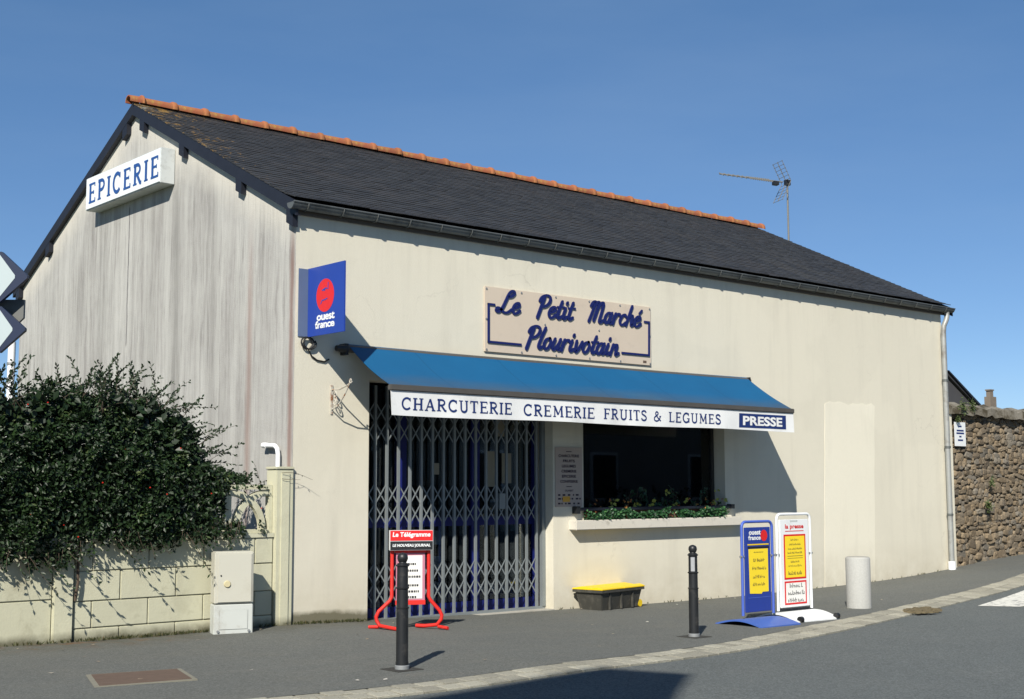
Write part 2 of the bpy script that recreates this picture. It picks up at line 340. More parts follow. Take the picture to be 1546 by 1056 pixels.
m_facade = mat_facade(); m_patch = mat_facade('fresh_render', (.72, .685, .565)); m_gable = mat_gable(); m_slate = mat_slate()
m_road = mat_asphalt('road_asphalt', (.092, .101, .098), (.110, .116, .110)); m_pave = mat_pavement()
m_tile = mat_tile(); m_stone = mat_stone(); m_canopy = mat_canopy()
m_dkpaint = M('dark_blue_black_paint', (.012, .014, .022), .55, .3, 8)
m_zinc = M('weathered_zinc', (.12, .13, .128), .5, .25, 5, metal=.35, dirt=(.05, .052, .05), dscale=4)
m_pipe = M('zinc_pipe', (.30, .31, .30), .5, .15, 4, metal=.25, dirt=(.14, .12, .1), dscale=3)
m_white = M('white_enamel', (.72, .74, .74), .35, .05, 3, dirt=(.45, .45, .42), dscale=3, dlo=.58, dhi=.85)
m_sidegrey = M('lightbox_casing', (.52, .55, .54), .5, .08, 4, dirt=(.32, .33, .31), dscale=5)
m_pvc = M('white_pvc', (.78, .79, .80), .35, .04)
m_navy = M('navy_lettering', (.012, .030, .135), .5, .15, 9)
m_epic = M('faded_blue_lettering', (.02, .075, .26), .5, .15, 9)
m_flagblue = M('enamel_blue', (.018, .05, .29), .35, .1, 3)
m_flange = M('faded_blue_grey_enamel', (.10, .14, .23), .5, .1, 4)
m_red = M('red_paint', (.60, .02, .02), .35, .1, 6); m_redtube = M('red_lacquer', (.58, .022, .015), .5, .15, 9)
m_board = M('beige_board', (.56, .475, .375), .6, .05, 2.5, dirt=(.42, .36, .29), dscale=3, dlo=.55, dhi=.8)
m_boardnavy = M('raised_navy_letters', (.010, .016, .10), .4, .15, 8)
m_valance = M('white_valance_canvas', (.72, .73, .72), .8, .05, 3, dirt=(.5, .5, .48), dscale=2.2, dlo=.55, dhi=.8)
m_bar = M('grey_awning_bar', (.075, .07, .063), .6, .2, 6)
m_grille = M('galvanised_grille', (.225, .25, .255), .5, .15, 8, metal=.3)
m_black = M('black_paint', (.012, .013, .014), .45, .3, 12, spec=.5, dirt=(.045,.042,.038), dscale=9, dlo=.56, dhi=.75)
m_conc = M('concrete', (.36, .345, .30), .95, .12, 5, .5, 70, dirt=(.2, .19, .16), dscale=5)
m_pebble = M('washed_aggregate', (.38, .38, .355), .95, .22, 60, .8, 55)
m_block = M('cast_block', (.50, .49, .36), .95, .08, 4, .5, 55, dirt=(.26, .24, .16), dscale=1.9, dlo=.56, dhi=.82, perobj=.05)
def footdirt(m, z0=-.06, z1=.16, col=(.09, .085, .05), k=.9):
    t = m.node_tree; b = t.nodes['Principled BSDF']; c = b.inputs['Base Color'].links[0].from_socket
    g = t.nodes.new('ShaderNodeNewGeometry'); sp = t.nodes.new('ShaderNodeSeparateXYZ'); t.links.new(g.outputs['Position'], sp.inputs[0])
    f = math_(t, 'MULTIPLY', maprange(t, sp.outputs[2], z0, z1, 1., 0.), math_(t, 'ADD', noise(t, 5, g.outputs['Position'], 8, .7), .35))
    c = mix(t, ramp(t, f, [(.28, 0.), (.6, k)]), c, col)
    st_ = ramp(t, noise(t, 2.2, g.outputs['Position'], 8, .7), [(.52, 0.), (.72, .4)])
    c = mix(t, st_, c, (.27, .25, .17)); t.links.new(c, b.inputs['Base Color'])
footdirt(m_block)
m_mortar = M('mortar', (.20, .185, .13), .95, .15, 9, .4)
m_sill = M('painted_sill', (.56, .53, .46), .85, .08, 5, .5, 30, dirt=(.30, .28, .24), dscale=7, dlo=.56, dhi=.72)
m_cab = M('cabinet_polyester', (.47, .46, .39), .6, .05, 3, dirt=(.40, .38, .31), dscale=3, dlo=.5, dhi=.8)
m_cab2 = M('cabinet_foot', (.48, .50, .47), .65, .06, 3, dirt=(.36, .35, .31), dscale=4)
m_sett = M('granite_sett', (.31, .295, .235), .92, .2, 14, .6, 60, dirt=(.13, .12, .09), dscale=9, dlo=.5, dhi=.7, perobj=.2)
m_glass = mat_glass('window_glass')
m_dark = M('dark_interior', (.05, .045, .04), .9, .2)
m_bluepaint = M('shopfront_blue', (.008, .014, .13), .5, .15, 5)
m_fridge = M('fridge_white', (.42, .46, .50), .5, .05)
m_fridge2 = M('fridge_pale_blue', (.60, .68, .74), .5, .04)
m_beige2 = M('pale_beige_panel', (.60, .53, .40), .8, .08)
m_beige = M('beige_panel', (.30, .27, .2), .8, .1)
m_bin = M('grey_plastic', (.045, .044, .037), .6, .15, 6, dirt=(.12, .11, .09), dscale=6)
m_yellow = M('yellow_plastic', (.75, .52, .015), .45, .06, 5)
m_poster = M('yellow_poster', (.80, .60, .025), .7, .04, 3)
m_paper = M('white_paper', (.74, .73, .68), .7, .04, 3)
m_ink = M('printed_ink', (.02, .02, .025), .7, .2, 20)
m_inkb = M('brown_print', (.035, .02, .035), .7, .2, 20)
m_signblue = M('board_blue', (.02, .045, .25), .4, .1, 5); m_tubeblue = M('blue_lacquer', (.06, .11, .42), .5, .1, 6)
m_footblue = M('blue_footplate', (.055, .12, .40), .45, .1, 6)
m_iron = M('flaking_iron', (.46, .44, .38), .8, .2, 30, dirt=(.24, .10, .04), dscale=14, dlo=.48, dhi=.6)
m_rust = M('rusty_plate', (.11, .075, .055), .85, .25, 12, .4)
m_cable = M('black_cable', (.012, .012, .012), .5)
m_terr = M('far_ground', (.09, .10, .05), .95, .3, .5)
m_stem = M('twig_bark', (.07, .05, .035), .9, .2, 20)
m_leaf = mat_leaf('hedge_leaf', (.006, .017, .006), (.026, .056, .014), .48, (.10, .13, .045))
m_bedleaf = mat_leaf('bedding_leaf', (.010, .040, .017), (.030, .105, .036), .45, (.06, .16, .05))
m_yleaf = mat_leaf('yellow_leaf', (.22, .25, .04), (.42, .42, .07), .5)
m_berry = M('red_berry', (.40, .02, .012), .3)
m_signwhite = M('sign_sheeting', (.40, .47, .48), .4, .03); m_signedge = M('sign_border', (.012, .022, .055), .4, .1)
m_steel = M('galvanised_steel', (.28, .29, .29), .5, .1, 6, metal=.4)
m_alu = M('antenna_aluminium', (.22, .215, .19), .5, .2, 30, metal=.4)
m_paint = M('road_paint', (.62, .61, .55), .85, .08, 6, dirt=(.2, .2, .19), dscale=12, dlo=.52, dhi=.62)
m_wallw = M('house_render', (.58, .55, .48), .9, .06)
m_stick = M('orange_sticker', (.62, .33, .05), .7)

# ------------------------------------------------------------------ lettering
def arc(cx, cy, rx, ry, a0, a1, n=14): return [(cx+rx*math.cos(math.radians(a0+(a1-a0)*i/n)), cy+ry*math.sin(math.radians(a0+(a1-a0)*i/n))) for i in range(n+1)]
def crom(P, n=7):
    if len(P) < 3: return P
    Q = [P[0]]+list(P)+[P[-1]]; out = []
    for i in range(1, len(Q)-2):
        for k in range(n):
            t = k/n; a, b, c, d = Q[i-1], Q[i], Q[i+1], Q[i+2]
            out.append(tuple(.5*(2*b[j]+(c[j]-a[j])*t+(2*a[j]-5*b[j]+4*c[j]-d[j])*t*t+(3*b[j]-a[j]-3*c[j]+d[j])*t**3) for j in (0, 1)))
    return out+[P[-1]]
TK, TN = .155, .075
def serif(x, y, w=.30): return ([(x-w/2, y), (x+w/2, y)], TN*.8)
def stem(x, y0=.03, y1=.97): return ([(x, y0), (x, y1)], TK)
GL = {
 'E': (.60, [stem(.14), ([(.02,.96),(.55,.96)],TN), ([(.02,.04),(.58,.04)],TN), ([(.14,.52),(.46,.52)],TN), ([(.54,1.),(.54,.80)],TN*.8), ([(.57,0.),(.57,.22)],TN*.8), ([(.45,.62),(.45,.42)],TN*.7)]),
 'F': (.56, [stem(.14), ([(.02,.96),(.54,.96)],TN), ([(.14,.52),(.44,.52)],TN), ([(.53,1.),(.53,.80)],TN*.8), serif(.14,.04), ([(.44,.62),(.44,.42)],TN*.7)]),
 'L': (.56, [stem(.14), ([(.02,.04),(.55,.04)],TN), serif(.14,.96), ([(.54,0.),(.54,.22)],TN*.8)]),
 'I': (.28, [stem(.14), serif(.14,.96), serif(.14,.04)]),
 'P': (.60, [stem(.14), serif(.14,.04), ([(.02,.96),(.3,.96)]+arc(.3,.72,.24,.24,90,-90)+[(.14,.48)],.115)]),
 'R': (.66, [stem(.14), serif(.14,.04), ([(.02,.96),(.3,.96)]+arc(.3,.73,.23,.23,90,-90)+[(.14,.50)],.115), ([(.30,.50),(.56,.05),(.66,.04)],.135)]),
 'C': (.66, [(arc(.36,.5,.30,.46,42,318,22),.125), ([(.59,.98),(.59,.70)],TN*.8)]),
 'G': (.70, [(arc(.36,.5,.30,.46,42,330,22),.125), ([(.59,.98),(.59,.70)],TN*.8), ([(.60,.05),(.60,.42)],TK*.9), ([(.44,.42),(.70,.42)],TN*.8)]),
 'H': (.72, [stem(.14), stem(.58), ([(.14,.51),(.58,.51)],TN), serif(.14,.96), serif(.14,.04), serif(.58,.96), serif(.58,.04)]),
 'A': (.74, [([(.10,.03),(.36,.97)],TN*1.1), ([(.36,.97),(.62,.03)],TK), ([(.2,.34),(.54,.34)],TN), serif(.10,.04,.24), serif(.62,.04,.26)]),
 'U': (.70, [([(.14,.97)]+arc(.35,.30,.21,.27,180,360)+[(.56,.97)],.125), serif(.14,.96), serif(.56,.96,.24)]),
 'T': (.62, [stem(.31), ([(.02,.96),(.60,.96)],TN), ([(.04,1.),(.04,.78)],TN*.8), ([(.58,1.),(.58,.78)],TN*.8), serif(.31,.04)]),
 'M': (.86, [([(.14,.03),(.16,.97)],TN*1.2), ([(.16,.97),(.43,.2)],TK*.95), ([(.43,.2),(.70,.97)],TN), ([(.70,.97),(.72,.03)],TK), serif(.14,.04,.22), serif(.72,.04,.26), serif(.12,.96,.16), serif(.74,.96,.16)]),
 'S': (.56, [(crom([(.50,.78),(.42,.93),(.26,.965),(.10,.86),(.11,.66),(.28,.54),(.44,.42),(.50,.24),(.40,.07),(.24,.03),(.08,.10),(.04,.26)]),.125)]),
 '&': (.80, [(crom([(.74,.05),(.52,.26),(.28,.62),(.22,.80),(.32,.96),(.46,.88),(.44,.70),(.24,.52),(.10,.36),(.10,.14),(.26,.03),(.46,.08),(.62,.30),(.70,.52)]),.11), ([(.58,.52),(.78,.52)],TN*.8)]),
 ' ': (.42, []),
}
# slanted brush script for the name board (x-height .52)
BW = .165
SC = {
 'L': (.80, [(crom([(.40,.74),(.62,.80),(.72,.96),(.60,1.06),(.46,.92),(.38,.56),(.30,.22),(.16,.02),(.03,.06),(.06,.20),(.22,.15),(.42,.02),(.62,.02),(.80,.18)]),BW)]),
 'e': (.42, [(crom([(.08,.24),(.26,.30),(.34,.42),(.24,.52),(.10,.42),(.06,.20),(.16,.02),(.30,.03),(.44,.16)]),BW)]),
 'P': (.60, [([(.22,.92),(.12,-.06)],BW*1.1), (crom([(.02,.72),(.10,.92),(.32,1.02),(.52,.92),(.54,.70),(.40,.52),(.20,.46)]),BW)]),
 't': (.32, [(crom([(.18,.82),(.12,.40),(.12,.10),(.20,.01),(.34,.12)]),BW), ([(.0,.54),(.34,.56)],BW*.75)]),
 'i': (.28, [(crom([(.12,.52),(.09,.16),(.16,.01),(.30,.12)]),BW), ([(.13,.72),(.15,.80)],BW)]),
 'M': (.92, [(crom([(.02,.74),(.10,.94),(.22,.96),(.20,.60),(.10,.0)]),BW), (crom([(.20,.70),(.34,.96),(.44,.92),(.42,.50),(.36,.05)]),BW), (crom([(.43,.66),(.58,.95),(.70,.90),(.70,.45),(.68,.08),(.76,.0),(.90,.12)]),BW)]),
 'a': (.48, [(crom([(.36,.46),(.20,.52),(.06,.36),(.06,.12),(.16,.0),(.28,.10),(.36,.44)]),BW), (crom([(.38,.52),(.35,.14),(.40,.01),(.52,.10)]),BW)]),
 'r': (.40, [([(.12,.52),(.08,.0)],BW), (crom([(.10,.28),(.20,.48),(.32,.52),(.38,.44)]),BW)]),
 'c': (.40, [(crom([(.36,.42),(.26,.52),(.12,.42),(.06,.20),(.16,.02),(.30,.03),(.42,.14)]),BW)]),
 'h': (.48, [([(.18,.98),(.06,.0)],BW), (crom([(.09,.26),(.22,.50),(.34,.48),(.34,.20),(.38,.02),(.50,.12)]),BW)]),
 'é': (.44, [(crom([(.08,.24),(.26,.30),(.34,.42),(.24,.52),(.10,.42),(.06,.20),(.16,.02),(.30,.03),(.44,.16)]),BW), ([(.22,.66),(.32,.82)],BW*.8)]),
 'l': (.28, [(crom([(.20,.98),(.10,.40),(.08,.12),(.16,.01),(.28,.10)]),BW)]),
 'o': (.44, [(crom([(.26,.52),(.10,.44),(.05,.20),(.16,.01),(.30,.08),(.36,.32),(.26,.52)]),BW)]),
 'u': (.48, [(crom([(.10,.52),(.06,.18),(.12,.02),(.24,.08),(.36,.36)]),BW), (crom([(.38,.52),(.34,.14),(.40,.01),(.52,.10)]),BW)]),
 'v': (.44, [(crom([(.08,.52),(.10,.20),(.16,.0),(.28,.16),(.38,.50)]),BW)]),
 'n': (.50, [([(.12,.52),(.07,.0)],BW), (crom([(.09,.28),(.22,.50),(.34,.48),(.34,.20),(.38,.02),(.52,.12)]),BW)]),
 ' ': (.30, []),
}
def layout(body, font, gap=.13, shear=0.):
    x = 0; out = []
    for ch in body:
        wd, st = font[ch]
        for P, wdt in st: out.append(([(x+p[0]+shear*p[1], p[1]) for p in P], wdt))
        x += wd+gap
    return out
def stroke_poly(P, wdt, round_=False):
    P = [Vector((p[0], p[1])) for p in P]
    Q = [P[0]]
    for p in P[1:]:
        if (p-Q[-1]).length > 1e-4: Q.append(p)
    L, Rr = [], []
    for i, p in enumerate(Q):
        t = (Q[min(i+1,len(Q)-1)]-Q[max(i-1,0)]).normalized(); n = Vector((-t.y, t.x))
        k_ = (.66+.34*abs(t.y)) if round_ else 1.
        L.append(p+n*wdt/2*k_); Rr.append(p-n*wdt/2*k_)
    return L, Rr, Q
def stroke_text(name, body, font, o, r, u, width, height, mat, parent, depth=0., gap=.13, shear=0., round_=False, yspan=(0., 1.), bold=1., wave=None):
    """strokes of a small drawn alphabet, scaled to width x height and laid on the plane (o, r, u)"""
    o, r, u = Vector(o), Vector(r), Vector(u); n = r.cross(u)
    st = layout(body, font, gap, shear); xs = [p[0] for P, wd in st for p in P]; x0, x1 = min(xs), max(xs)
    kx = width/(x1-x0); ky = height/(yspan[1]-yspan[0]); mb = MB()
    for j, (P, wd) in enumerate(st):
        P = [((p[0]-x0)*kx, (p[1]-yspan[0])*ky) for p in P]; wdt = wd*bold*(ky if round_ else (kx*.5+ky*.5))
        L, Rr, Q = stroke_poly(P, wdt, round_); off = n*(depth+.0004*(j % 7))
        k = len(L)
        front = [o+r*p.x+u*p.y+off for p in L]+[o+r*p.x+u*p.y+off for p in Rr]
        if depth:
            back = [v-n*depth for v in front]
            vs = front+back; fs = []
            for i in range(k-1):
                fs += [(i, k+i, k+i+1, i+1), (i, i+1, 2*k+i+1, 2*k+i), (k+i+1, k+i, 3*k+i, 3*k+i+1)]
            fs += [(0, 2*k, 3*k, k), (k-1, 2*k-1, 4*k-1, 3*k-1)]
            mb.add(vs, fs)
        else: mb.add(front, [(i, k+i, k+i+1, i+1) for i in range(k-1)])
        if round_:
            for e in (Q[0], Q[-1]):
                rq = wdt*.42
                ring = [o+r*(e.x+rq*math.cos(a*math.pi/6))+u*(e.y+rq*math.sin(a*math.pi/6))+off+n*.0003 for a in range(12)]
                if depth: mb.prism(ring, -n*depth)
                else: mb.add(ring, [tuple(range(12))])
    if wave: mb.v = [(x, y+wave(x, z), z) for x, y, z in mb.v]
    me = bpy.data.meshes.new(name); me.from_pydata(mb.v, [], mb.f)
    return link(name, me, mat, parent)
def font_text(name, body, o, r, u, width, height, mat, parent, bold=0., depth=.0005, align='fit', shear=0., spacing=1.):
    o, r, u = Vector(o), Vector(r), Vector(u); n = r.cross(u)
    cu = bpy.data.curves.new('t', 'FONT'); cu.body = body; cu.size = 1; cu.offset = bold; cu.shear = shear; cu.space_character = spacing; cu.align_x = 'CENTER'; cu.space_line = .95
    cu.resolution_u = 3
    to = bpy.data.objects.new('t', cu); C.objects.link(to)
    dg = bpy.context.evaluated_depsgraph_get(); dg.update()
    me = bpy.data.meshes.new_from_object(to.evaluated_get(dg)); bpy.data.objects.remove(to); bpy.data.curves.remove(cu)
    xs = [v.co.x for v in me.vertices]; ys = [v.co.y for v in me.vertices]
    x0, x1, y0, y1 = min(xs), max(xs), min(ys), max(ys)
    kx = width/(x1-x0); ky = height/(y1-y0)
    for v in me.vertices: v.co = o+r*((v.co.x-x0)*kx)+u*((v.co.y-y0)*ky)+n*depth
    me.name = name
    return link(name, me, mat, parent)

# ================================================================== SETTING
def sheet(name, xs, f0, f1, ny, zoff, mat, extra=None):
    mb = MB(); vs = []
    for x in xs:
        a, b = f0(x), f1(x)
        for j in range(ny+1):
            y = a+(b-a)*j/ny; vs.append((x, y, gz(x)+zoff))
    n = ny+1
    mb.add(vs, [(i*n+j, (i+1)*n+j, (i+1)*n+j+1, i*n+j+1) for i in range(len(xs)-1) for j in range(ny)])
    return tag(obj(name, mb, mat), kind='structure')
XS = [-60,-40,-25,-15,-10,-7]+[-5+.5*i for i in range(52)]+[22,25,30,40,60]
mb = MB(); G = [-1500,-400,-150,-60,-30,-10,0,10,20,30,60,150,400,1500]
mb.add([(x, y, -.35) for x in G for y in G], [(i*14+j, (i+1)*14+j, (i+1)*14+j+1, i*14+j+1) for i in range(13) for j in range(13)])
tag(obj('ground', mb, m_terr), kind='structure')
sheet('road', XS, lambda x: -45, lambda x: ko(x)+.06, 20, -.032, m_road)
sheet('pavement', XS, lambda x: ki(x)-.02, lambda x: max(.4, ki(x)+1.6 if x > 16 else .4), 8, 0, m_pave)
kerb = sheet('kerb', XS, lambda x: ko(x)+.015, lambda x: ki(x)-.02, 1, -.03, m_mortar)
# kerb setts: two rows, each sett its own piece
SM = []
for k in range(6):
    b = MB(); rr = random.Random(k)
    j = lambda: rr.uniform(-.010, .010)
    b.add([(-.5+j(),-.5+j(),-1),(.5+j(),-.5+j(),-1),(.5+j(),.5+j(),-1),(-.5+j(),.5+j(),-1),(-.5+j(),-.5+j(),j()*.5),(.5+j(),-.5+j(),j()*.5),(.5+j(),.5+j(),j()*.5),(-.5+j(),.5+j(),j()*.5)],
        [(4,5,6,7),(0,1,5,4),(1,2,6,5),(2,3,7,6),(3,0,4,7)])
    me = b.mesh('sett'); bm = bmesh.new(); bm.from_mesh(me)
    bmesh.ops.bevel(bm, geom=[e for e in bm.edges if all(v.co.z > -.5 for v in e.verts)], offset=.05, segments=1, affect='EDGES'); bm.to_mesh(me); bm.free()
    me.materials.append(m_sett); SM.append(me)
x = -4.6; n_ = 0
while x < 19.5:
    ds = .19; dx = .04
    for row in (0, 1):
        xx = x+(.09 if row else 0); i_, o_ = ki(xx), ko(xx)
        mid = i_+(o_-i_)*(.25 if row == 0 else .75)
        sl = (ki(xx+.2)-ki(xx-.2)+ko(xx+.2)-ko(xx-.2))/.8; a = math.atan(sl)
        o = bpy.data.objects.new('sett', SM[rnd.randrange(6)]); C.objects.link(o)
        o.location = (xx, mid, gz(xx)-(.002 if row == 0 else .010)+rnd.uniform(-.003, .003)); o.rotation_euler = (.05 if row else .02, -math.atan((gz(xx+.2)-gz(xx-.2))/.4), a+rnd.uniform(-.02, .02))
        wd = (i_-o_)*math.cos(a)/2
        o.scale = (ds*.965*rnd.uniform(.97, 1.0), wd*.955, .07); o.parent = kerb; n_ += 1
    x += ds*math.cos(a)

# crossing stripe, gully, manhole
mb = MB()
st = [(8.27,-2.84),(9.6,-2.50),(10.9,-2.18),(12.2,-1.92),(12.5,-2.5),(11.0,-2.80),(9.6,-3.16),(8.72,-3.30),(8.5,-3.27)]
mb.add([(x, y-.02, gz(x)-.027) for x, y in st], [tuple(range(len(st)))])
tag(obj('crossing_stripe', mb, m_paint), 'worn white painted crossing stripe at the right edge of the road', 'road marking')
t = thing('manhole_cover', (-2.84,-2.59,gz(-2.84)), 'rusty rectangular steel cover set in the pavement at lower left', 'manhole cover')
p = [Vector(v) for v in ((-3.07,-2.24,.002),(-2.44,-2.38,.002),(-2.60,-2.94,.002),(-3.26,-2.82,.002))]
c = sum(p, Vector())/4
obj('frame', MB().prism([c+(v-c)*1.08-Vector((0,0,.01)) for v in p], (0,0,.012)), M('frame_concrete', (.19,.18,.14), .9, .2, 20), t)
obj('cover_plate', MB().prism([c+(v-c)*.97-Vector((0,0,.005)) for v in p], (0,0,.0105)), m_rust, t)
t = thing('road_gully', (7.1,-2.78,gz(7.1)), 'weedy sunken gully stone in the kerb near the concrete bollard', 'road gully')
mb = MB()
for i in range(150):
    a = rnd.uniform(0, 6.28); rr = math.sqrt(rnd.random()); x = 7.1+.36*rr*math.cos(a); y = -2.80+.20*rr*math.sin(a)+(.26*(x-7.1)); h = rnd.uniform(.012, .035)
    z = gz(x)-.01; h *= .6; mb.obox((x, y, z+h/2), (rnd.uniform(.01,.03), rnd.uniform(-.01,.01), 0), (rnd.uniform(-.01,.01), rnd.uniform(.01,.03), 0), (0,0,h/2))
tag(obj('rubble', mb, M('gully_grit', (.13,.105,.06), .95, .4, 15), t), kind='stuff')

# ================================================================== SHOP
L, W, H = 12.45, 7.70, 4.2
shop = thing('grocery_shop', (0,0,0), 'single-storey cream rendered grocery shop with slate roof and weathered gable', 'shop')
DX0, DX1, DT = .945, 3.64, 2.53
WX0, WX1, WB, WT = 4.15, 6.84, .93, 2.42
xs = [.002, DX0, DX1, WX0, WX1, L]; zs = [-.5, WB, WT, DT, 4.28]
def hole(i, k): 
    xm, zm = (xs[i]+xs[i+1])/2, (zs[k]+zs[k+1])/2
    return (DX0 < xm < DX1 and zm < DT) or (WX0 < xm < WX1 and WB < zm < WT)
mb = MB(); nz = len(zs); vi = lambda i, k, s: (i*nz+k)*2+s
vs = [(x, y, z) for x in xs for z in zs for y in (0, .28)]; fs = []
for i in range(5):
    for k in range(4):
        if hole(i, k): continue
        fs += [(vi(i,k,0), vi(i+1,k,0), vi(i+1,k+1,0), vi(i,k+1,0)), (vi(i,k,1), vi(i,k+1,1), vi(i+1,k+1,1), vi(i+1,k,1))]
        for (a, b_, e) in ((i-1,k,'l'),(i+1,k,'r'),(i,k-1,'b'),(i,k+1,'t')):
            if 0 <= a < 5 and 0 <= b_ < 4 and hole(a, b_):
                q = {'l': (vi(i,k,0),vi(i,k+1,0),vi(i,k+1,1),vi(i,k,1)), 'r': (vi(i+1,k,0),vi(i+1,k,1),vi(i+1,k+1,1),vi(i+1,k+1,0)),
                     'b': (vi(i,k,0),vi(i,k,1),vi(i+1,k,1),vi(i+1,k,0)), 't': (vi(i,k+1,0),vi(i+1,k+1,0),vi(i+1,k+1,1),vi(i,k+1,1))}[e]
                fs.append(q)
mb.add(vs, fs)
me = bpy.data.meshes.new('front_wall'); me.from_pydata(mb.v, [], mb.f)
bm = bmesh.new(); bm.from_mesh(me); bmesh.ops.remove_doubles(bm, verts=bm.verts, dist=1e-5); bmesh.ops.delete(bm, geom=[v for v in bm.verts if not v.link_faces], context='VERTS'); bmesh.ops.recalc_face_normals(bm, faces=bm.faces); bm.to_mesh(me); bm.free()
fw = link('front_wall', me, m_facade, shop)
YR = 3.90
RZ = lambda y: 6.235-.488*abs(y-YR)            # roof underside height at depth y
pg = [(0,.003,-.5),(0,W,-.5),(0,W,RZ(W)-.02),(0,YR,RZ(YR)-.02),(0,.003,RZ(0)-.02)]
tag(obj('gable_wall', MB().prism(pg, (.25,0,0)), m_gable, shop), 'grey streaked gable wall')
obj('rear_gable_wall', MB().prism([(L-.25,y+(.28 if i in (0,4) else 0),z) for i,(_,y,z) in enumerate(pg)], (.25,0,0)), m_facade, shop)
obj('rear_wall', MB().box((.25,W-.25,-.5),(L-.25,W,4.25)), m_facade, shop)
# patched strip of newer render, ragged at the top
rr = random.Random(3); edge = [(9.03,-.14),(10.32,-.12)]+[(10.325+.0115*i+rr.uniform(-.008,.008), .12+.25*i) for i in range(10)]+[(10.45,2.615)]+[(10.36-.12*i, 2.63+rr.uniform(-.035,.03)) for i in range(10)]+[(9.155,2.60)]+[(9.145-.0115*i+rr.uniform(-.008,.008), 2.37-.25*i) for i in range(10)]
obj('render_patch', MB().prism([(x,-.004,z) for x,z in edge], (0,.0035,0)), m_patch, shop)
# interior floor, ceiling and back of shop
obj('interior_floor', MB().box((.25,.28,-.12),(L-.25,W-.25,-.06)), M('shop_floor', (.16,.14,.12), .5), shop)
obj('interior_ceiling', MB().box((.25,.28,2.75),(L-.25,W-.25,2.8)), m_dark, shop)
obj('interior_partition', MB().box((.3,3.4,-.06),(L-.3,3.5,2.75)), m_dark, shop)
# roof
EY = -.05
roof = obj('roof', MB().prism([(-.06,EY,RZ(EY)),(-.06,YR,RZ(YR)),(-.06,W-EY,RZ(W-EY)),(-.06,W-EY,RZ(W-EY)+.05),(-.06,YR,RZ(YR)+.05),(-.06,EY,RZ(EY)+.05)], (L+.25,0,0)), m_slate, shop)
sl = Vector((0,YR-EY,.488*(YR-EY))); sln = sl.normalized(); up = Vector((0,-sln.z,sln.y)); ln = sl.length
mb = MB(); rr = random.Random(11); E_, WD = .115, .21
rows = int(ln/E_)+1
for i in range(rows):
    s0 = i*E_-.03; s1 = min(s0+E_*2.0, ln)
    x = -.075+(.0 if i % 2 else -WD/2)
    sag = 0
    while x < L+.2:
        a, b = max(x, -.075), min(x+WD-.005, L+.20); x += WD
        if b-a < .03: continue
        base = Vector((0,EY,RZ(EY)+.052)); j = rr.uniform(-.006,.006); lift = .011+rr.uniform(0,.004); tw = rr.uniform(-.002,.002)
        cur = 0.025*max(0, 1-(s0/.55))**2          # slight kick at the eave
        cur1 = 0.025*max(0, 1-(s1/.55))**2
        p0 = base+sln*(s0+j)+up*(lift+.004+cur); p1 = base+sln*s1+up*(.003+cur1)
        A, B = Vector((a,0,0)), Vector((b,0,0)); tk = up*.005
        v = [p0+A+tk+up*tw, p0+B+tk-up*tw, p1+B+tk, p1+A+tk, p0+A-tk*.6, p0+B-tk*.6, p1+B-tk*.4, p1+A-tk*.4]
        mb.add(v, [(0,1,2,3),(0,4,5,1),(1,5,6,2),(3,7,4,0)], rr.random())
tag(obj('slate_covering', mb, m_slate, roof), kind='stuff')
# verge boards and purlin ends on the near gable
for sgn in (1, -1):
    y0, y1 = (-.10, YR) if sgn == 1 else (YR, W+.15)
    a, b_ = Vector((-.068, y0, RZ(y0)+.055)), Vector((-.068, y1, RZ(y1)+.055)); dn = Vector((0,0,-.150))
    obj('verge_board', MB().prism([a, b_, b_+dn, a+dn], (.03,0,0)), m_dkpaint, roof)
    obj('soffit_board', MB().prism([a+dn*.93+Vector((.03,0,0)), b_+dn*.93+Vector((.03,0,0)), b_+dn*.98+Vector((.03,0,0)), a+dn*.98+Vector((.03,0,0))], (.035,0,0)), m_dkpaint, roof)
    a2 = Vector((L+.185, y0, RZ(y0)+.055)); b2 = Vector((L+.185, y1, RZ(y1)+.055))
    obj('verge_board', MB().prism([a2, b2, b2+dn*.9, a2+dn*.9], (.03,0,0)), m_dkpaint, roof)
for y in (.03, 1.12, 2.52, 3.62, 4.12, 5.18, 6.58, 7.67):
    k_ = .488 if y < YR else -.488
    obj('purlin_end', MB().prism([(-.066,y-.065,RZ(y)-.235-.065*k_),(-.066,y+.065,RZ(y)-.235+.065*k_),(-.066,y+.065,RZ(y)-.085+.065*k_),(-.066,y-.065,RZ(y)-.085-.065*k_)], (.064,0,0)), m_dkpaint, roof)
# ridge tiles, one by one, each with its raised collar
T = MB(); n = 12; prof = []
for (x, R) in ((0,.076),(.385,.082),(.39,.093),(.405,.102),(.445,.101),(.460,.092)):
    prof.append((x, R))
for ins in (0, .014):
    for x, R in prof:
        for k in range(n+1):
            th = math.radians(-12+204*k/n); T.v.append((x, (R-ins)*1.08*math.cos(th), (R-ins)*math.sin(th)))
m1 = n+1; off = len(prof)*m1
for i in range(len(prof)-1):
    for k in range(n):
        T.f += [[i*m1+k,(i+1)*m1+k,(i+1)*m1+k+1,i*m1+k+1],[off+i*m1+k,off+i*m1+k+1,off+(i+1)*m1+k+1,off+(i+1)*m1+k]]; T.r += [0,0]
for i in (0, len(prof)-1):
    for k in range(n): T.f.append([i*m1+k,i*m1+k+1,off+i*m1+k+1,off+i*m1+k]); T.r.append(0)
for i in range(len(prof)-1):
    for k in (0, n): T.f.append([i*m1+k,(i+1)*m1+k,off+(i+1)*m1+k,off+i*m1+k]); T.r.append(0)
tm = T.mesh('ridge_tile', True); tm.materials.append(m_tile)
x = -.385
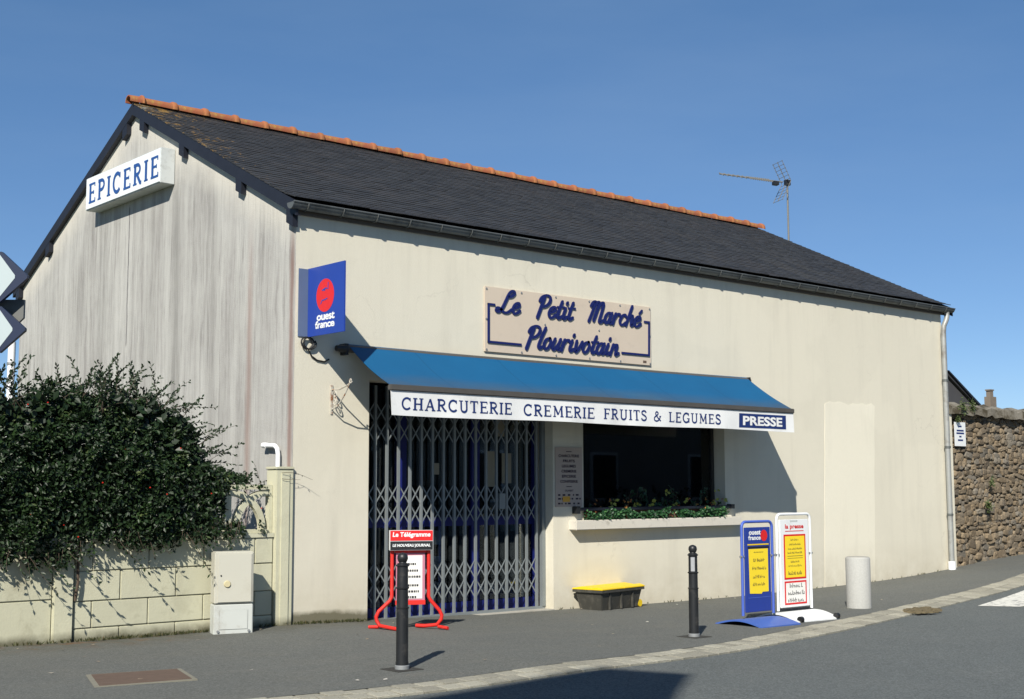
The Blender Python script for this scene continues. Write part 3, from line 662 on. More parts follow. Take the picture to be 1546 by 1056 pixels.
for i in range(29):
    o = bpy.data.objects.new('ridge_tile', tm); C.objects.link(o); o.parent = roof
    o.location = (max(x, -.13) if i == 0 else x, YR, RZ(YR)+.072+rnd.uniform(-.006,.006)); o.rotation_euler = (rnd.uniform(-.03,.03), rnd.uniform(-.012,.012), rnd.uniform(-.02,.02))
    if i == 0: o.scale = (.42,1,1)
    x += .452
# gutter
gy_, gzz = -.092, RZ(EY)+.012
mb = MB(); n = 10; xsg = [-.13, L+.19]
for R in (.068, .062):
    for x in xsg:
        for k in range(n+1):
            th = math.pi+math.pi*k/n; mb.v.append((x, gy_+R*math.cos(th), gzz+R*math.sin(th)))
m1 = n+1
for k in range(n):
    mb.f += [[k,m1+k,m1+k+1,k+1],[2*m1+k,2*m1+k+1,3*m1+k+1,3*m1+k]]; mb.r += [0,0]
mb.f += [[0,2*m1,3*m1,m1],[n,m1+n,3*m1+n,2*m1+n]]; mb.r += [0,0]
for e in (0, m1): mb.f.append([e+k for k in range(m1)]); mb.r.append(0)
gut = obj('gutter', mb, m_zinc, shop, True)
obj('gutter_bead', MB().tube([(-.13,gy_-.068,gzz),(L+.19,gy_-.068,gzz)], .011, 6), m_zinc, gut)
BK = MB().tube([(0, .075*math.cos(math.pi+math.pi*k/8), .075*math.sin(math.pi+math.pi*k/8)) for k in range(9)], .007, 5).mesh('gutter_bracket'); BK.materials.append(m_zinc)
for i in range(29):
    o = bpy.data.objects.new('gutter_bracket', BK); C.objects.link(o); o.parent = gut; o.location = (.05+i*.44, gy_, gzz)
obj('fascia', MB().box((-.05,-.040,RZ(EY)-.09),(L+.15,-.022,RZ(EY)-.005)), M('fascia_paint', (.10,.085,.07), .8, .2), roof)
obj('soffit', MB().box((-.05,-.022,RZ(EY)-.09),(L+.15,-.001,RZ(EY)-.075)), M('soffit_paint', (.16,.14,.12), .8, .2), roof)
# downpipe at the far corner
px = L-.05
dp = obj('downpipe', MB().tube([(px+.09,gy_,gzz-.06),(px+.09,gy_,gzz-.14),(px+.06,gy_,gzz-.20),(px+.01,-.075,gzz-.30),(px,-.07,gzz-.40),(px,-.07,gz(px)+.10)], .043, 12), m_pipe, shop, True)
for z in (.9, 2.0, 3.1): obj('pipe_clip', MB().tube([(px,-.07,z),(px,-.07,z+.035)], .052, 12), m_zinc, dp, True)
obj('pipe_shoe', MB().tube([(px,-.07,gz(px)-.02),(px,-.07,gz(px)+.13)], .062, 12), m_pvc, dp, True)
# sill
obj('window_sill', MB().box((3.90,-.13,.852),(7.02,.02,.972)), m_sill, shop, bevel=.010)
# window
win = obj('window', MB().box((WX0,.19,WB),(WX0+.05,.24,WT)).box((WX1-.05,.19,WB),(WX1,.24,WT)).box((WX0+.05,.19,WT-.05),(WX1-.05,.24,WT)).box((WX0+.05,.19,WB),(WX1-.05,.24,WB+.05)), M('dark_window_frame', (.03,.028,.026), .5), shop)
obj('pane', MB().box((WX0+.05,.212,WB+.05),(WX1-.05,.218,WT-.05)), m_glass, win)
# shopfront behind the grille
sf = obj('shopfront', MB().box((DX0,.30,-.06),(DX1,.36,.06)), m_bluepaint, shop)
for a in (.95, 1.55, 2.62, 3.58): obj('mullion', MB().box((a,.30,.06),(a+(.12 if a in (1.55,2.62) else .06),.36,2.5)), m_bluepaint, sf)
obj('transom', MB().box((1.01,.302,.93),(3.58,.358,1.03)), m_bluepaint, sf)
for a, b_ in ((1.01,1.55),(1.67,2.62),(2.74,3.58)):
    for c_, d_ in ((.06,.93),(1.03,2.5)): obj('pane', MB().box((a,.325,c_),(b_,.333,d_)), m_glass, sf)
obj('kick_panel', MB().box((1.01,.345,.062),(3.58,.355,.24)), m_bluepaint, sf)
for a, z, wd, h in ((2.86,1.38,.17,.42),(3.10,1.42,.15,.36),(3.02,1.98,.12,.2),(2.05,1.52,.10,.13)): obj('notice', MB().box((a,.318,z),(a+wd,.322,z+h)), m_beige, sf)
obj('threshold', MB().box((DX0+.003,-.02,-.5),(DX1-.003,.30,-.075)), m_conc, shop)
# folding grille
GY = .165
gr = obj('folding_grille', MB().box((DX0+.01,GY-.02,-.075),(DX1-.01,GY+.02,-.045)), m_grille, shop)
UP = MB().box((-.014,-.014,-.045),(.014,-.010,2.49)).box((-.014,-.010,-.045),(-.010,.012,2.49)).box((.010,-.010,-.045),(.014,.012,2.49)).mesh('upright'); UP.materials.append(m_grille)
hx, hz = .079, .115
XM = MB()
for s, yy in ((1,-.004),(-1,.002)):
    d = Vector((hx*s,0,hz)).normalized(); pr = Vector((-d.z,0,d.x))
    XM.obox((0,yy,0), Vector((hx*s,0,hz)), pr*.007, (0,.0022,0))
XM.tube([(0,-.009,0),(0,.006,0)], .010, 8)
XM = XM.mesh('lattice_cross'); XM.materials.append(m_grille)
ux = [.985+.158*i for i in range(17)]
for i, x in enumerate(ux):
    o = bpy.data.objects.new('upright', UP); C.objects.link(o); o.parent = gr; o.location = (x, GY, 0)
    if i < 16:
        for z in (2.20, 1.98, 1.30, 1.08, .44, .22):
            o = bpy.data.objects.new('lattice_cross', XM); C.objects.link(o); o.parent = gr; o.location = (x+.079, GY+.002, z)
obj('lock_box', MB().box((ux[12]+.03,GY-.03,1.12),(ux[12]+.12,GY+.01,1.30)), m_grille, gr)
obj('side_channel', MB().box((DX1-.055,GY-.03,-.045),(DX1-.005,GY+.02,2.5)), m_grille, gr)
# things inside, dim behind the glass
t = thing('display_fridge', (4.75,.9,-.06), 'pale upright fridge dimly seen through the left of the shop window', 'fridge')
obj('cabinet', MB().box((4.5,.42,-.06),(5.2,1.0,2.25)), m_fridge2, t, bevel=.02); obj('base_grille', MB().box((4.55,.41,0),(5.15,.418,.12)), m_black, t)
t = thing('shelf_unit', (6.6,.8,-.06), 'beige shelf unit dimly seen through the right of the shop window', 'shelf')
for z in (.2,.7,1.2,1.7,2.2): obj('shelf', MB().box((5.95,.6,z),(7.2,1.0,z+.04)), m_beige2, t)
obj('back_panel', MB().box((5.95,1.0,-.06),(7.2,1.04,2.4)), m_beige2, t)
t = thing('shop_rack', (2.2,.9,-.06), 'white goods rack dimly seen behind the folding grille', 'rack')
obj('frame', MB().box((1.9,.75,-.06),(1.94,.79,1.0)).box((2.5,.75,-.06),(2.54,.79,1.0)).box((1.9,1.1,-.06),(1.94,1.14,1.0)).box((2.5,1.1,-.06),(2.54,1.14,1.0)), m_steel, t)
for z in (.1,.4,.7): obj('tray', MB().box((1.9,.74,z),(2.54,1.15,z+.16)), m_fridge, t)

# ================================================================== AWNING
AX0, AX1, AZ, AY, AB, AV = .625, 7.272, 2.892, -.828, 2.412, 2.104
aw = thing('awning', (AX0,0,2.1), 'bright blue canvas awning with a white lettered valance over the shop front', 'awning')
mb = MB(); nx, ny = 60, 10; vs = []
for j in range(ny+1):
    t_ = j/ny
    for i in range(nx+1):
        u_ = i/nx; x = AX0+(AX1-AX0)*u_
        y = -.05+(AY+.05)*t_; z = AZ+(AB-AZ)*t_-.028*math.sin(math.pi*t_)*(1+.35*math.sin(u_*9)+.25*math.cos(u_*2*math.pi*5.6))-.010*math.sin(math.pi*u_)
        vs.append((x, y, z))
k = nx+1
vs2 = [(x, y+.0015, z-.003) for x, y, z in vs]
mb.add(vs+vs2, [(j*k+i, j*k+i+1, (j+1)*k+i+1, (j+1)*k+i) for j in range(ny) for i in range(nx)]+[(len(vs)+j*k+i, len(vs)+(j+1)*k+i, len(vs)+(j+1)*k+i+1, len(vs)+j*k+i+1) for j in range(ny) for i in range(nx)])
can = bpy.data.meshes.new('canopy'); can.from_pydata(mb.v, [], mb.f); can.polygons.foreach_set('use_smooth', [True]*len(can.polygons))
link('canopy', can, m_canopy, aw)
obj('roller_tube', MB().tube([(AX0-.10,-.055,AZ-.05),(AX1+.06,-.055,AZ-.05)], .042, 12), m_bar, aw, True)
obj('end_bracket', MB().box((AX0-.06,-.10,AZ-.12),(AX0-.02,-.001,AZ+.0)), m_black, aw); obj('end_bracket', MB().box((AX1+.01,-.10,AZ-.12),(AX1+.04,-.001,AZ+.0)), m_black, aw)
obj('crank_gear', MB().tube([(AX0-.16,-.075,AZ-.055),(AX0-.05,-.075,AZ-.055)], [.03,.05], 10), m_black, aw, True)
obj('front_bar', MB().box((AX0-.01,AY-.03,AB-.058),(AX1+.01,AY+.03,AB+.004)), m_bar, aw, bevel=.008)
for ax, s in ((1.5,1),(6.3,-1)):
    obj('folding_arm', MB().tube([(ax,-.06,AZ-.14),(ax+.62*s,-.36,AZ-.30),(ax+.08*s,AY+.04,AB-.06)], .018, 8), m_bar, aw)
mb = MB(); nx = 120; vs = []
VT = AB-.055
for j in range(5):
    for i in range(nx+1):
        u_ = i/nx; t_ = j/4; x = AX0+(AX1-AX0)*u_
        wv = (.008*math.sin(u_*31)+.005*math.sin(u_*77+1))*t_
        if u_ > .93: wv += .012*math.sin((u_-.93)*60)*t_
        vs.append((x+(.02*t_ if u_ < .01 else 0), AY-.012+wv, VT+(AV-VT)*t_-.006*math.sin(u_*14)*t_))
k = nx+1; vsb = [(x, y+.004, z) for x, y, z in vs]
mb.add(vs+vsb, [(j*k+i,(j+1)*k+i,(j+1)*k+i+1,j*k+i+1) for j in range(4) for i in range(nx)]+[(len(vs)+j*k+i,len(vs)+j*k+i+1,len(vs)+(j+1)*k+i+1,len(vs)+(j+1)*k+i) for j in range(4) for i in range(nx)])
vm = bpy.data.meshes.new('valance'); vm.from_pydata(mb.v, [], mb.f); vm.polygons.foreach_set('use_smooth', [True]*len(vm.polygons))
val = link('valance', vm, m_valance, aw)
def vw(x, z):
    u_ = (x-AX0)/(AX1-AX0); t_ = (VT-z)/(VT-AV); return ((.008*math.sin(u_*31)+.005*math.sin(u_*77+1))+(.012*math.sin((u_-.93)*60) if u_ > .93 else 0))*t_
yl = AY-.0145; XR, ZU = (1,0,0), (0,0,1)
for body, a, b_, z0, z1 in (('CHARCUTERIE',.755,2.275,2.163,2.288),('CREMERIE',2.42,3.54,2.160,2.285),('FRUITS',3.655,4.41,2.163,2.285),('&',4.515,4.675,2.163,2.283),('LEGUMES',4.775,5.77,2.163,2.285)):
    stroke_text('lettering', body, GL, (a+.02,yl,z0), XR, ZU, b_-a-.04, z1-z0, m_navy, val, bold=1.1, wave=vw)
mb = MB(); X_ = [6.137+.971*i/24 for i in range(25)]
mb.add([(x, yl+vw(x, z), z) for x in X_ for z in (2.135,2.318)], [(2*i,2*i+2,2*i+3,2*i+1) for i in range(24)])
pm = bpy.data.meshes.new('presse_panel'); pm.from_pydata(mb.v, [], mb.f); link('presse_panel', pm, m_navy, val)
pt = font_text('lettering', 'PRESSE', (6.21,yl-.003,2.165), XR, ZU, .815, .122, m_valance, val, .035)
for v in pt.data.vertices: v.co.y += vw(v.co.x, v.co.z)

# ================================================================== SIGNS ON THE WALLS
t = thing('lightbox_sign', (-.1,3.88,5.03), 'long white lightbox sign lettered EPICERIE high on the gable', 'sign')
obj('casing', MB().box((-.188,2.797,5.037),(-.003,4.969,5.476)), m_sidegrey, t, bevel=.006)
obj('face', MB().box((-.1995,2.812,5.052),(-.1885,4.954,5.461)), M('lightbox_face', (.74,.78,.79), .35, .03, 2), t)
stroke_text('lettering', 'EPICERIE', GL, (-.202,4.86,5.118), (0,-1,0), ZU, 2.02, .262, m_epic, t, gap=.22, bold=1.25)
t = thing('flag_sign', (.15,0,2.93), 'blue enamel newspaper flag sign with red disc projecting from the front wall', 'sign')
obj('panel', MB().box((.15,-.691,2.935),(.166,-.004,3.657)), m_flagblue, t)
obj('flange', MB().box((.035,-.012,2.937),(.149,-.003,3.652)), m_flange, t)
disc = obj('red_disc', MB().prism([(.1485,-.339+.165*math.cos(a*math.pi/24),3.341+.172*math.sin(a*math.pi/24)) for a in range(48)], (.001,0,0)), m_red, t)
mb = MB()
for P in ([(-.06,.055),(.015,.075),(.055,.06),(.058,.13)],[(-.08,-.085),(-.055,-.05),(.0,-.045),(.045,-.035)],[(-.03,.05),(.01,.06)]):
    Lp, Rp, Q = stroke_poly(P, .014); k = len(Lp)
    mb.add([(.1475-.0002*k,-.339-p.x,3.341+p.y) for p in Lp+Rp], [(i,k+i,k+i+1,i+1) for i in range(k-1)])
bm_ = bpy.data.meshes.new('emblem_lines'); bm_.from_pydata(mb.v, [], mb.f); tag(link('emblem_lines', bm_, m_flagblue, disc), kind='stuff')
font_text('lettering', 'ouest', (.1488,-.185,3.085), (0,-1,0), ZU, .335, .075, m_white, t, .035, spacing=.9)
font_text('lettering', 'france', (.1488,-.158,3.005), (0,-1,0), ZU, .362, .08, m_white, t, .035, spacing=.9)
def spiral(c, r0, n, r1=None): return [(c[0], c[1]+ (r0)*math.cos(a), c[2]+r0*math.sin(a)) for a in [i*2*math.pi/14 for i in range(n)]]
obj('cable', MB().tube([(.12+.07*math.cos(i*.45)+.002*i, -.03-.003*math.sin(i), 2.87+.062*math.sin(i*.45)) for i in range(30)]+[(.16,-.02,2.80),(.20,-.015,2.74),(.27,-.012,2.70),(.36,-.012,2.69),(.42,-.01,2.72)], .009, 6), m_cable, t, True)

nb = thing('shop_name_board', (3.96,0,2.94), 'beige board with raised navy script lettering above the awning', 'sign')
obj('panel', MB().box((2.548,-.022,2.945),(5.377,-.004,3.715)), m_board, nb, bevel=.004)
for body, a, b_, z0, h in (('Le',2.72,3.09,3.425,.255),('Petit',3.37,4.00,3.425,.265),('Marché',4.235,5.20,3.435,.265),('Plourivotain',3.19,4.76,3.035,.265)):
    stroke_text('lettering', body, SC, (a,-.024,z0), XR, ZU, b_-a, h, m_boardnavy, nb, depth=.012, gap=.0, shear=.30, round_=True)
for P in ([(2.69,3.505),(2.602,3.505),(2.602,3.062),(3.10,3.062)],[(5.255,3.512),(5.335,3.512),(5.325,3.078),(4.83,3.078)]):
    Lp, Rp, Q = stroke_poly(P, .026); mb = MB()
    for i in range(3):
        a, b_ = Vector(P[i]), Vector(P[i+1]); d = (b_-a).normalized()*.013; n2 = Vector((-d.y,d.x))
        q = [a-d+n2, b_+d+n2, b_+d-n2, a-d-n2]; mb.prism([(p.x,-.0235-.0006*i,p.y) for p in q], (0,-.012,0))
    obj('border_rule', mb, m_boardnavy, nb)
SCW = MB().tube([(0,-.006,0),(0,.004,0)], .012, 8).mesh('screw'); SCW.materials.append(m_steel)
for x in (2.575,3.12,3.68,4.25,4.80,5.35):
    for z in (2.972,3.688):
        o = bpy.data.objects.new('screw', SCW); C.objects.link(o); o.parent = nb; o.matrix_parent_inverse = PW(nb).inverted(); o.location = (x,-.024,z)
for x, z in ((2.572,3.33),(5.352,3.33),(3.5,3.335),(4.42,3.335)):
    o = bpy.data.objects.new('screw', SCW); C.objects.link(o); o.parent = nb; o.matrix_parent_inverse = PW(nb).inverted(); o.location = (x,-.024,z)
obj('maker_mark', MB().box((5.22,-.0232,2.972),(5.285,-.0222,3.005)), m_rust, nb)

hb = thing('opening_hours_board', (3.9,0,1.13), 'small beige price-list board with dark print between door and window', 'sign')
obj('panel', MB().box((3.668,-.012,1.135),(4.118,-.003,1.858)), M('aged_board', (.42,.345,.29), .7, .06, 4), hb)
for i, body in enumerate(('CHARCUTERIE','FRUITS','LEGUMES','CREMERIE','EPICERIE','CONFISERIE')):
    wd = (.345,.20,.235,.25,.235,.295)[i]; font_text('lettering', body, (3.893-wd/2,-.0135,1.735-i*.062), XR, ZU, wd, .034, m_inkb, hb, .03)
font_text('lettering', 'OUVERT', (3.825,-.0135,1.318), XR, ZU, .14, .024, m_inkb, hb, .02)
mb = MB(); rr = random.Random(5)
for z in (1.268,1.222,1.165):
    x = 3.71
    while x < 4.08:
        wd = rr.uniform(.02,.05); mb.box((x,-.0136,z),(min(x+wd,4.09),-.0130,z+.020)); x += wd+rr.uniform(.012,.045)
for z in (1.80,1.375): mb.box((3.85,-.0136,z),(3.94,-.0130,z+.008))
tag(obj('small_print', mb, m_inkb, hb), kind='stuff'); obj('sticker', MB().box((3.785,-.0165,1.195),(3.905,-.0145,1.262)), m_stick, hb)

t = thing('wall_bracket', (.46,0,2.15), 'small flaking wrought-iron scroll bracket beside the grille', 'bracket')
obj('wall_plate', MB().box((.448,-.010,2.14),(.474,-.002,2.45)), m_iron, t)
def scroll(c, r0, turns, a0, s=1): return [(.461, c[0]+s*r0*(1-i/(turns*16)*.75)*math.cos(a0+i*math.pi/8), c[1]+r0*(1-i/(turns*16)*.75)*math.sin(a0+i*math.pi/8)) for i in range(int(turns*16)+1)]
obj('arm', MB().tube([(.461,-.008,2.40),(.461,-.15,2.395),(.461,-.30,2.43),(.461,-.36,2.455)], .008, 6), m_iron, t)
obj('brace', MB().tube([(.461,-.008,2.19),(.461,-.12,2.22),(.461,-.25,2.33),(.461,-.34,2.44)], .007, 6), m_iron, t)
obj('scroll', MB().tube(scroll((-.07,2.27),.045,1.3,2.0), .006, 6), m_iron, t); obj('scroll', MB().tube(scroll((-.07,2.345),.04,1.3,.5), .006, 6), m_iron, t)
obj('finial', MB().tube(scroll((-.36,2.475),.028,1.1,3.5), .007, 6), m_iron, t)

# street-name plate (unreadable at this distance: two short dark lines)
t = thing('street_plate', (12.9,0,2.04), 'small white plate on the end of the stone wall beside the downpipe', 'plate')
obj('plate', MB().box((12.735,-.012,2.045),(13.075,-.004,2.445)), m_white, t)
mb = MB()
for z, wd in ((2.36,.10),(2.29,.22),(2.245,.24),(2.19,.07),(2.13,.16)): mb.box((12.905-wd/2,-.0135,z),(12.905+wd/2,-.0128,z+.028))
tag(obj('small_print', mb, m_navy, t), kind='stuff')

# vent pipe and back downpipe
t = thing('vent_pipe', (-.07,.2,1.6), 'white plastic elbow pipe on the gable above the garden pier', 'pipe')
obj('pipe', MB().tube([(-.055,.20,1.50),(-.055,.20,1.72),(-.055,.215,1.775),(-.055,.26,1.805),(-.055,.46,1.815)], .024, 12), m_pvc, t, True)
obj('socket', MB().tube([(-.055,.43,1.814),(-.055,.50,1.816)], .030, 12), m_pvc, t, True)
t = thing('corner_downpipe', (-.06,7.86,0), 'white downpipe at the far back corner of the gable behind the hedge', 'pipe')
obj('pipe', MB().tube([(-.05,7.85,0),(-.05,7.85,3.55)], .055, 10), m_pvc, t, True); obj('clip', MB().tube([(-.05,7.85,3.2),(-.05,7.85,3.24)], .065, 10), m_steel, t, True)

# ================================================================== WINDOW FLOWERS
def leaf(mb, p, d, n, ln, wd, r):
    d = d.normalized(); s = d.cross(n)
    if s.length < 1e-3: s = d.cross(Vector((.3,.5,.8)))
    s.normalize(); n = s.cross(d)
    a = p; b = p+d*ln*.5+s*wd/2+n*wd*.12; c = p+d*ln; e = p+d*ln*.5-s*wd/2+n*wd*.12
    mb.add([a, b, c, e], [(0,1,2),(0,2,3)], r)
def rdir(rr): 
    while True:
        v = Vector((rr.uniform(-1,1), rr.uniform(-1,1), rr.uniform(-1,1)))
        if .1 < v.length < 1: return v.normalized()
t = thing('window_guard_rail', (5.4,-.06,1.1), 'dark rail across the shop window above the sill plants', 'rail')
obj('bar', MB().box((3.99,-.075,1.085),(6.90,-.045,1.125)), M('rail_paint', (.012,.014,.022), .4), t, bevel=.005)
obj('bar_end', MB().box((3.955,-.085,1.05),(4.015,-.0,1.14)), m_black, t); obj('bar_end', MB().box((6.86,-.085,1.08),(6.93,-.0,1.14)), m_black, t)
t = thing('flower_trough', (5.4,-.02,.973), 'terracotta flower trough with trailing green plants on the window sill', 'planter')
obj('trough', MB().box((4.18,-.035,.973),(6.72,.12,1.10)), M('trough_clay', (.16,.065,.035), .8, .2), t, bevel=.01)
rr = random.Random(21); mb = MB()
for i in range(2600):
    x = 4.12+2.62*rr.random()
    if 5.62 < x < 5.80 and rr.random() < .85: continue
    hgt = .075+.025*math.sin(x*7)+.02*math.sin(x*17+1)
    p = Vector((x, -.045-.075*rr.random(), .985+hgt*rr.random()*1.15)); n_ = (Vector((0,-1,.7))+rdir(rr)*.8)
    leaf(mb, p, rdir(rr)+Vector((0,-.2,-.1)), n_, rr.uniform(.028,.05), rr.uniform(.02,.035), rr.random())
tag(obj('trailing_foliage', mb, m_bedleaf, t), kind='stuff')
mb = MB(); sm = MB(); rr = random.Random(5)
for i in range(26):
    x = rr.uniform(4.3,6.75); h = rr.uniform(.05,.3); top = Vector((x+rr.uniform(-.08,.08), .0+rr.uniform(-.06,.08), 1.10+h)); sm.tube([(x,.04,1.08), tuple((top+Vector((x,.04,1.08)))/2+Vector((.01,0,0))), tuple(top)], .003, 4)
    for k in range(rr.randint(4,9)): leaf(mb, top-Vector((0,0,rr.random()*h*.7))+rdir(rr)*.015, rdir(rr)+Vector((0,-.3,.2)), Vector((0,-1,.6))+rdir(rr)*.6, rr.uniform(.04,.07), rr.uniform(.028,.045), rr.random()*.5)
tag(obj('upright_foliage', mb, m_bedleaf, t), kind='stuff'); tag(obj('stems', sm, m_stem, t), kind='stuff')
mb = MB()
for x, z in ((4.66,1.20),(4.62,1.16),(4.58,1.13),(5.08,1.14),(5.30,1.155),(5.35,1.18),(5.74,1.11),(5.77,1.15),(5.98,1.19),(6.55,1.17),(6.60,1.19),(6.62,1.33),(6.77,1.20),(5.0,1.13),(5.62,1.30)):
    for k in range(3): leaf(mb, Vector((x+rr.uniform(-.02,.02),-.03,z)), Vector((rr.uniform(-1,1),-.3,rr.uniform(-.6,.8))), Vector((-.3,-1,.5))+rdir(rr)*.4, .055, .042, rr.random())
tag(obj('yellow_leaves', mb, m_yleaf, t), kind='stuff')
mb = MB()
for i in range(34):
    x = rr.uniform(4.3,6.75); p = Vector((x, rr.uniform(-.08,.02), rr.uniform(1.06,1.22)))
    for k in range(4): leaf(mb, p, rdir(rr), Vector((-.2,-1,.5))+rdir(rr)*.3, .026, .022, rr.random())
tag(obj('small_blooms', mb, mat_leaf('bloom', (.35,.05,.03), (.55,.30,.06), .6), t), kind='stuff')

# ================================================================== STREET THINGS
# black bollards
b1 = thing('bollard', (-1.108,-3.427,gz(-1.1)), 'black cast bollard nearest the road, in front of the red newspaper stand', 'bollard', 'black street bollards')
def bollard(t, loc):
    x, y, z = loc
    obj('base_plate', MB().box((x-.12,y-.12,z-.008),(x+.12,y+.12,z+.005)), M('bollard_patch', (.035,.034,.03), .9, .2, 20), t)
    bd = obj('post', MB().lathe([(.050,0),(.050,.06),(.047,.062),(.047,.30),(.047,.47),(.045,.472),(.043,.73),(.043,.80),(.030,.805),(.028,.815)], loc, 24), m_black, t, True)
    obj('foot_ring', MB().lathe([(.052,0),(.056,.004),(.056,.03),(.051,.035)], loc, 24), m_steel, t, True)
    for h in (.465,.615,.785): obj('ring', MB().lathe([(.044,h-.008),(.052,h-.004),(.053,h+.004),(.044,h+.009)], loc, 24), m_black, bd, True)
    obj('ball_top', MB().lathe([(.012,.80),(.034,.815),(.042,.838),(.040,.858),(.030,.874),(.012,.882),(.001,.884)], loc, 20), m_black, bd, True)
bollard(b1, b1.location)
b2 = copy_tree(b1, (2.643,-3.08,gz(2.643)), 'black cast bollard with a grey sticker, standing before the window wall')
z = gz(2.643)
mb = MB(); 
for k in range(7):
    th = math.radians(195+k*8); th2 = math.radians(203+k*8); R = .0475
    if k < 6: mb.add([(2.643+R*math.cos(a), -3.08+R*math.sin(a), z+h) for a, h in ((th,.63),(th2,.63),(th2,.765),(th,.765))], [(0,1,2,3)])
_pw[b2.name] = Matrix.Translation(b2.location); obj('sticker', mb, M('faded_sticker', (.30,.31,.32), .6, .25, 30), b2)
# concrete bollard
t = thing('concrete_bollard', (6.82,-2.10,gz(6.82)), 'squat pale concrete bollard on the pavement by the kerb', 'bollard')
obj('drum', MB().lathe([(.150,-.02),(.150,.60),(.144,.612),(.138,.618)], (6.82,-2.10,gz(6.82)), 36), m_pebble, t, True)
obj('top_disc', MB().lathe([(.133,.60),(.133,.622),(.120,.624)], (6.82,-2.10,gz(6.82)), 36), m_conc, t, True)

# red newspaper stand (faces the road)
A = Vector((.60,-.93,0)); B = Vector((.915,-1.10,0)); ax = (B-A).normalized(); nn = Vector((ax.y,-ax.x,0)); g0 = gz(.7)
t = thing('newspaper_stand', (.75,-1.02,g0), 'red tubular newspaper stand with a headline poster before the grille', 'newspaper stand')
P0 = A-ax*.005; P1 = B+ax*.005
def V(p, z): return (p.x, p.y, z)
obj('leg', MB().tube([V(P0,.75),V(P0,.29),V(P0-ax*.02,.25),V(P0-ax*.13-nn*.0,.15),V(P0-ax*.155,.10),V(P0-ax*.15,.06),V(P0-ax*.12+nn*.02,.012),V(P0-ax*.02+nn*.16,.0),V(P0+ax*.06+nn*.28,-.005)], .019, 10), m_redtube, t, True)
obj('leg', MB().tube([V(P1,.75),V(P1,.29),V(P1+ax*.02,.25),V(P1+ax*.11,.15),V(P1+ax*.135,.10),V(P1+ax*.13,.06),V(P1+ax*.09+nn*-.02,.005),V(P1-ax*.02-nn*.10,-.012),V(P1-ax*.10-nn*.16,-.012)], .019, 10), m_redtube, t, True)
obj('foot', MB().tube([V(P1+ax*.10,-.01),V(P1+ax*.18+nn*.10,-.02)], .016, 8), m_redtube, t); obj('foot', MB().tube([V(P0-ax*.13,.0),V(P0-ax*.22-nn*.06,-.005)], .016, 8), m_redtube, t)
hc = (A+B)/2+nn*.02; hd = obj('header_box', MB().obox((hc.x,hc.y,.847), ax*.215, nn*.045, (0,0,.098)), m_white, t)
f0 = hc+nn*.0465
obj('red_band', MB().obox((f0.x,f0.y,.893), ax*.213, nn*.001, (0,0,.050)), m_red, hd); obj('black_band', MB().obox((f0.x,f0.y,.795), ax*.213, nn*.001, (0,0,.043)), m_black, hd)
o_ = f0+nn*.0018-ax*.19
font_text('lettering', 'Le Télégramme', (o_.x,o_.y,.868), ax, ZU, .38, .06, m_white, hd, .03, shear=.12)
font_text('lettering', 'LE NOUVEAU JOURNAL', (o_.x,o_.y,.776), ax, ZU, .38, .036, m_white, hd, .035, shear=.15)
pc = (A+B)/2; pn = obj('poster_panel', MB().obox((pc.x,pc.y,.475), ax*.145, nn*.010, (0,0,.245)), M('pink_back', (.42,.16,.22), .6), t)
obj('lower_bar', MB().obox((pc.x,pc.y,.232), ax*.15, nn*.014, (0,0,.022)), m_redtube, t); obj('upper_bar', MB().obox((pc.x,pc.y,.735), ax*.16, nn*.012, (0,0,.014)), m_redtube, t)
f1 = pc+nn*.0115; obj('headline_sheet', MB().obox((f1.x,f1.y,.482), ax*.118, nn*.001, (0,0,.212)), m_paper, pn)
mb = MB(); rr = random.Random(8)
for z, wd in ((.61,.10),(.545,.16),(.485,.17),(.40,.14),(.34,.18),(.285,.12)):
    x = -wd/2
    while x < wd/2:
        s = rr.uniform(.010,.024); q = f1+nn*.002+ax*(x+s/2); mb.obox((q.x,q.y,z), ax*s/2, nn*.0005, (0,0,.011)); x += s+.006
tag(obj('headline_print', mb, m_ink, pn), kind='stuff')

# two pavement boards
def board(name, x0, x1, yp, y0, y1, ztop, label, tube_m, foot_m, panel_m, arch):
    xm = (x0+x1)/2; g_ = gz(xm)
    t = thing(name, (xm,yp,g_), label, 'pavement sign', 'newspaper boards on the pavement')
    r_ = .06; pts = [(x0,yp,g_+.10),(x0,yp,ztop-r_)]+[(x0+r_-r_*math.cos(a*math.pi/10), yp, ztop-r_+r_*math.sin(a*math.pi/10)) for a in range(1,6)]+[(x1-r_+r_*math.sin(a*math.pi/10), yp, ztop-r_+r_*math.cos(a*math.pi/10)) for a in range(0,6)]+[(x1,yp,g_+.10)]
    obj('frame', MB().tube(pts, .016, 10), tube_m, t, True)
    pn = obj('panel', MB().box((x0+.045,yp-.012,g_+.13),(x1-.045,yp+.012,ztop-.06)), panel_m, t, bevel=.004)
    n = 14; up_ = []; 
    for i in range(n+1):
        u_ = i/n; y = y1+(y0-y1)*u_; up_.append((y, g_+.012+arch*math.sin(math.pi*u_)))
    mb = MB(); fx0, fx1 = x0-.10, x1+.03; vs = []
    for dz in (0, -.018):
        for xx in (fx0, fx1):
            for y, z in up_: vs.append((xx, y, z+dz))
    k = n+1
    fs = []
    for i in range(n): fs += [(i,k+i,k+i+1,i+1),(2*k+i,2*k+i+1,3*k+i+1,3*k+i),(i,i+1,2*k+i+1,2*k+i),(k+i,3*k+i,3*k+i+1,k+i+1)]
    fs += [(0,2*k,3*k,k),(n,k+n,3*k+n,2*k+n)]
    obj('footplate', mb.add(vs, fs), foot_m, t, True)
    for xx in (x0, x1): obj('swivel', MB().tube([(xx-.03,yp,g_+.72),(xx+.03,yp,g_+.72)], .014, 8), m_steel, t)
    return t, pn, g_
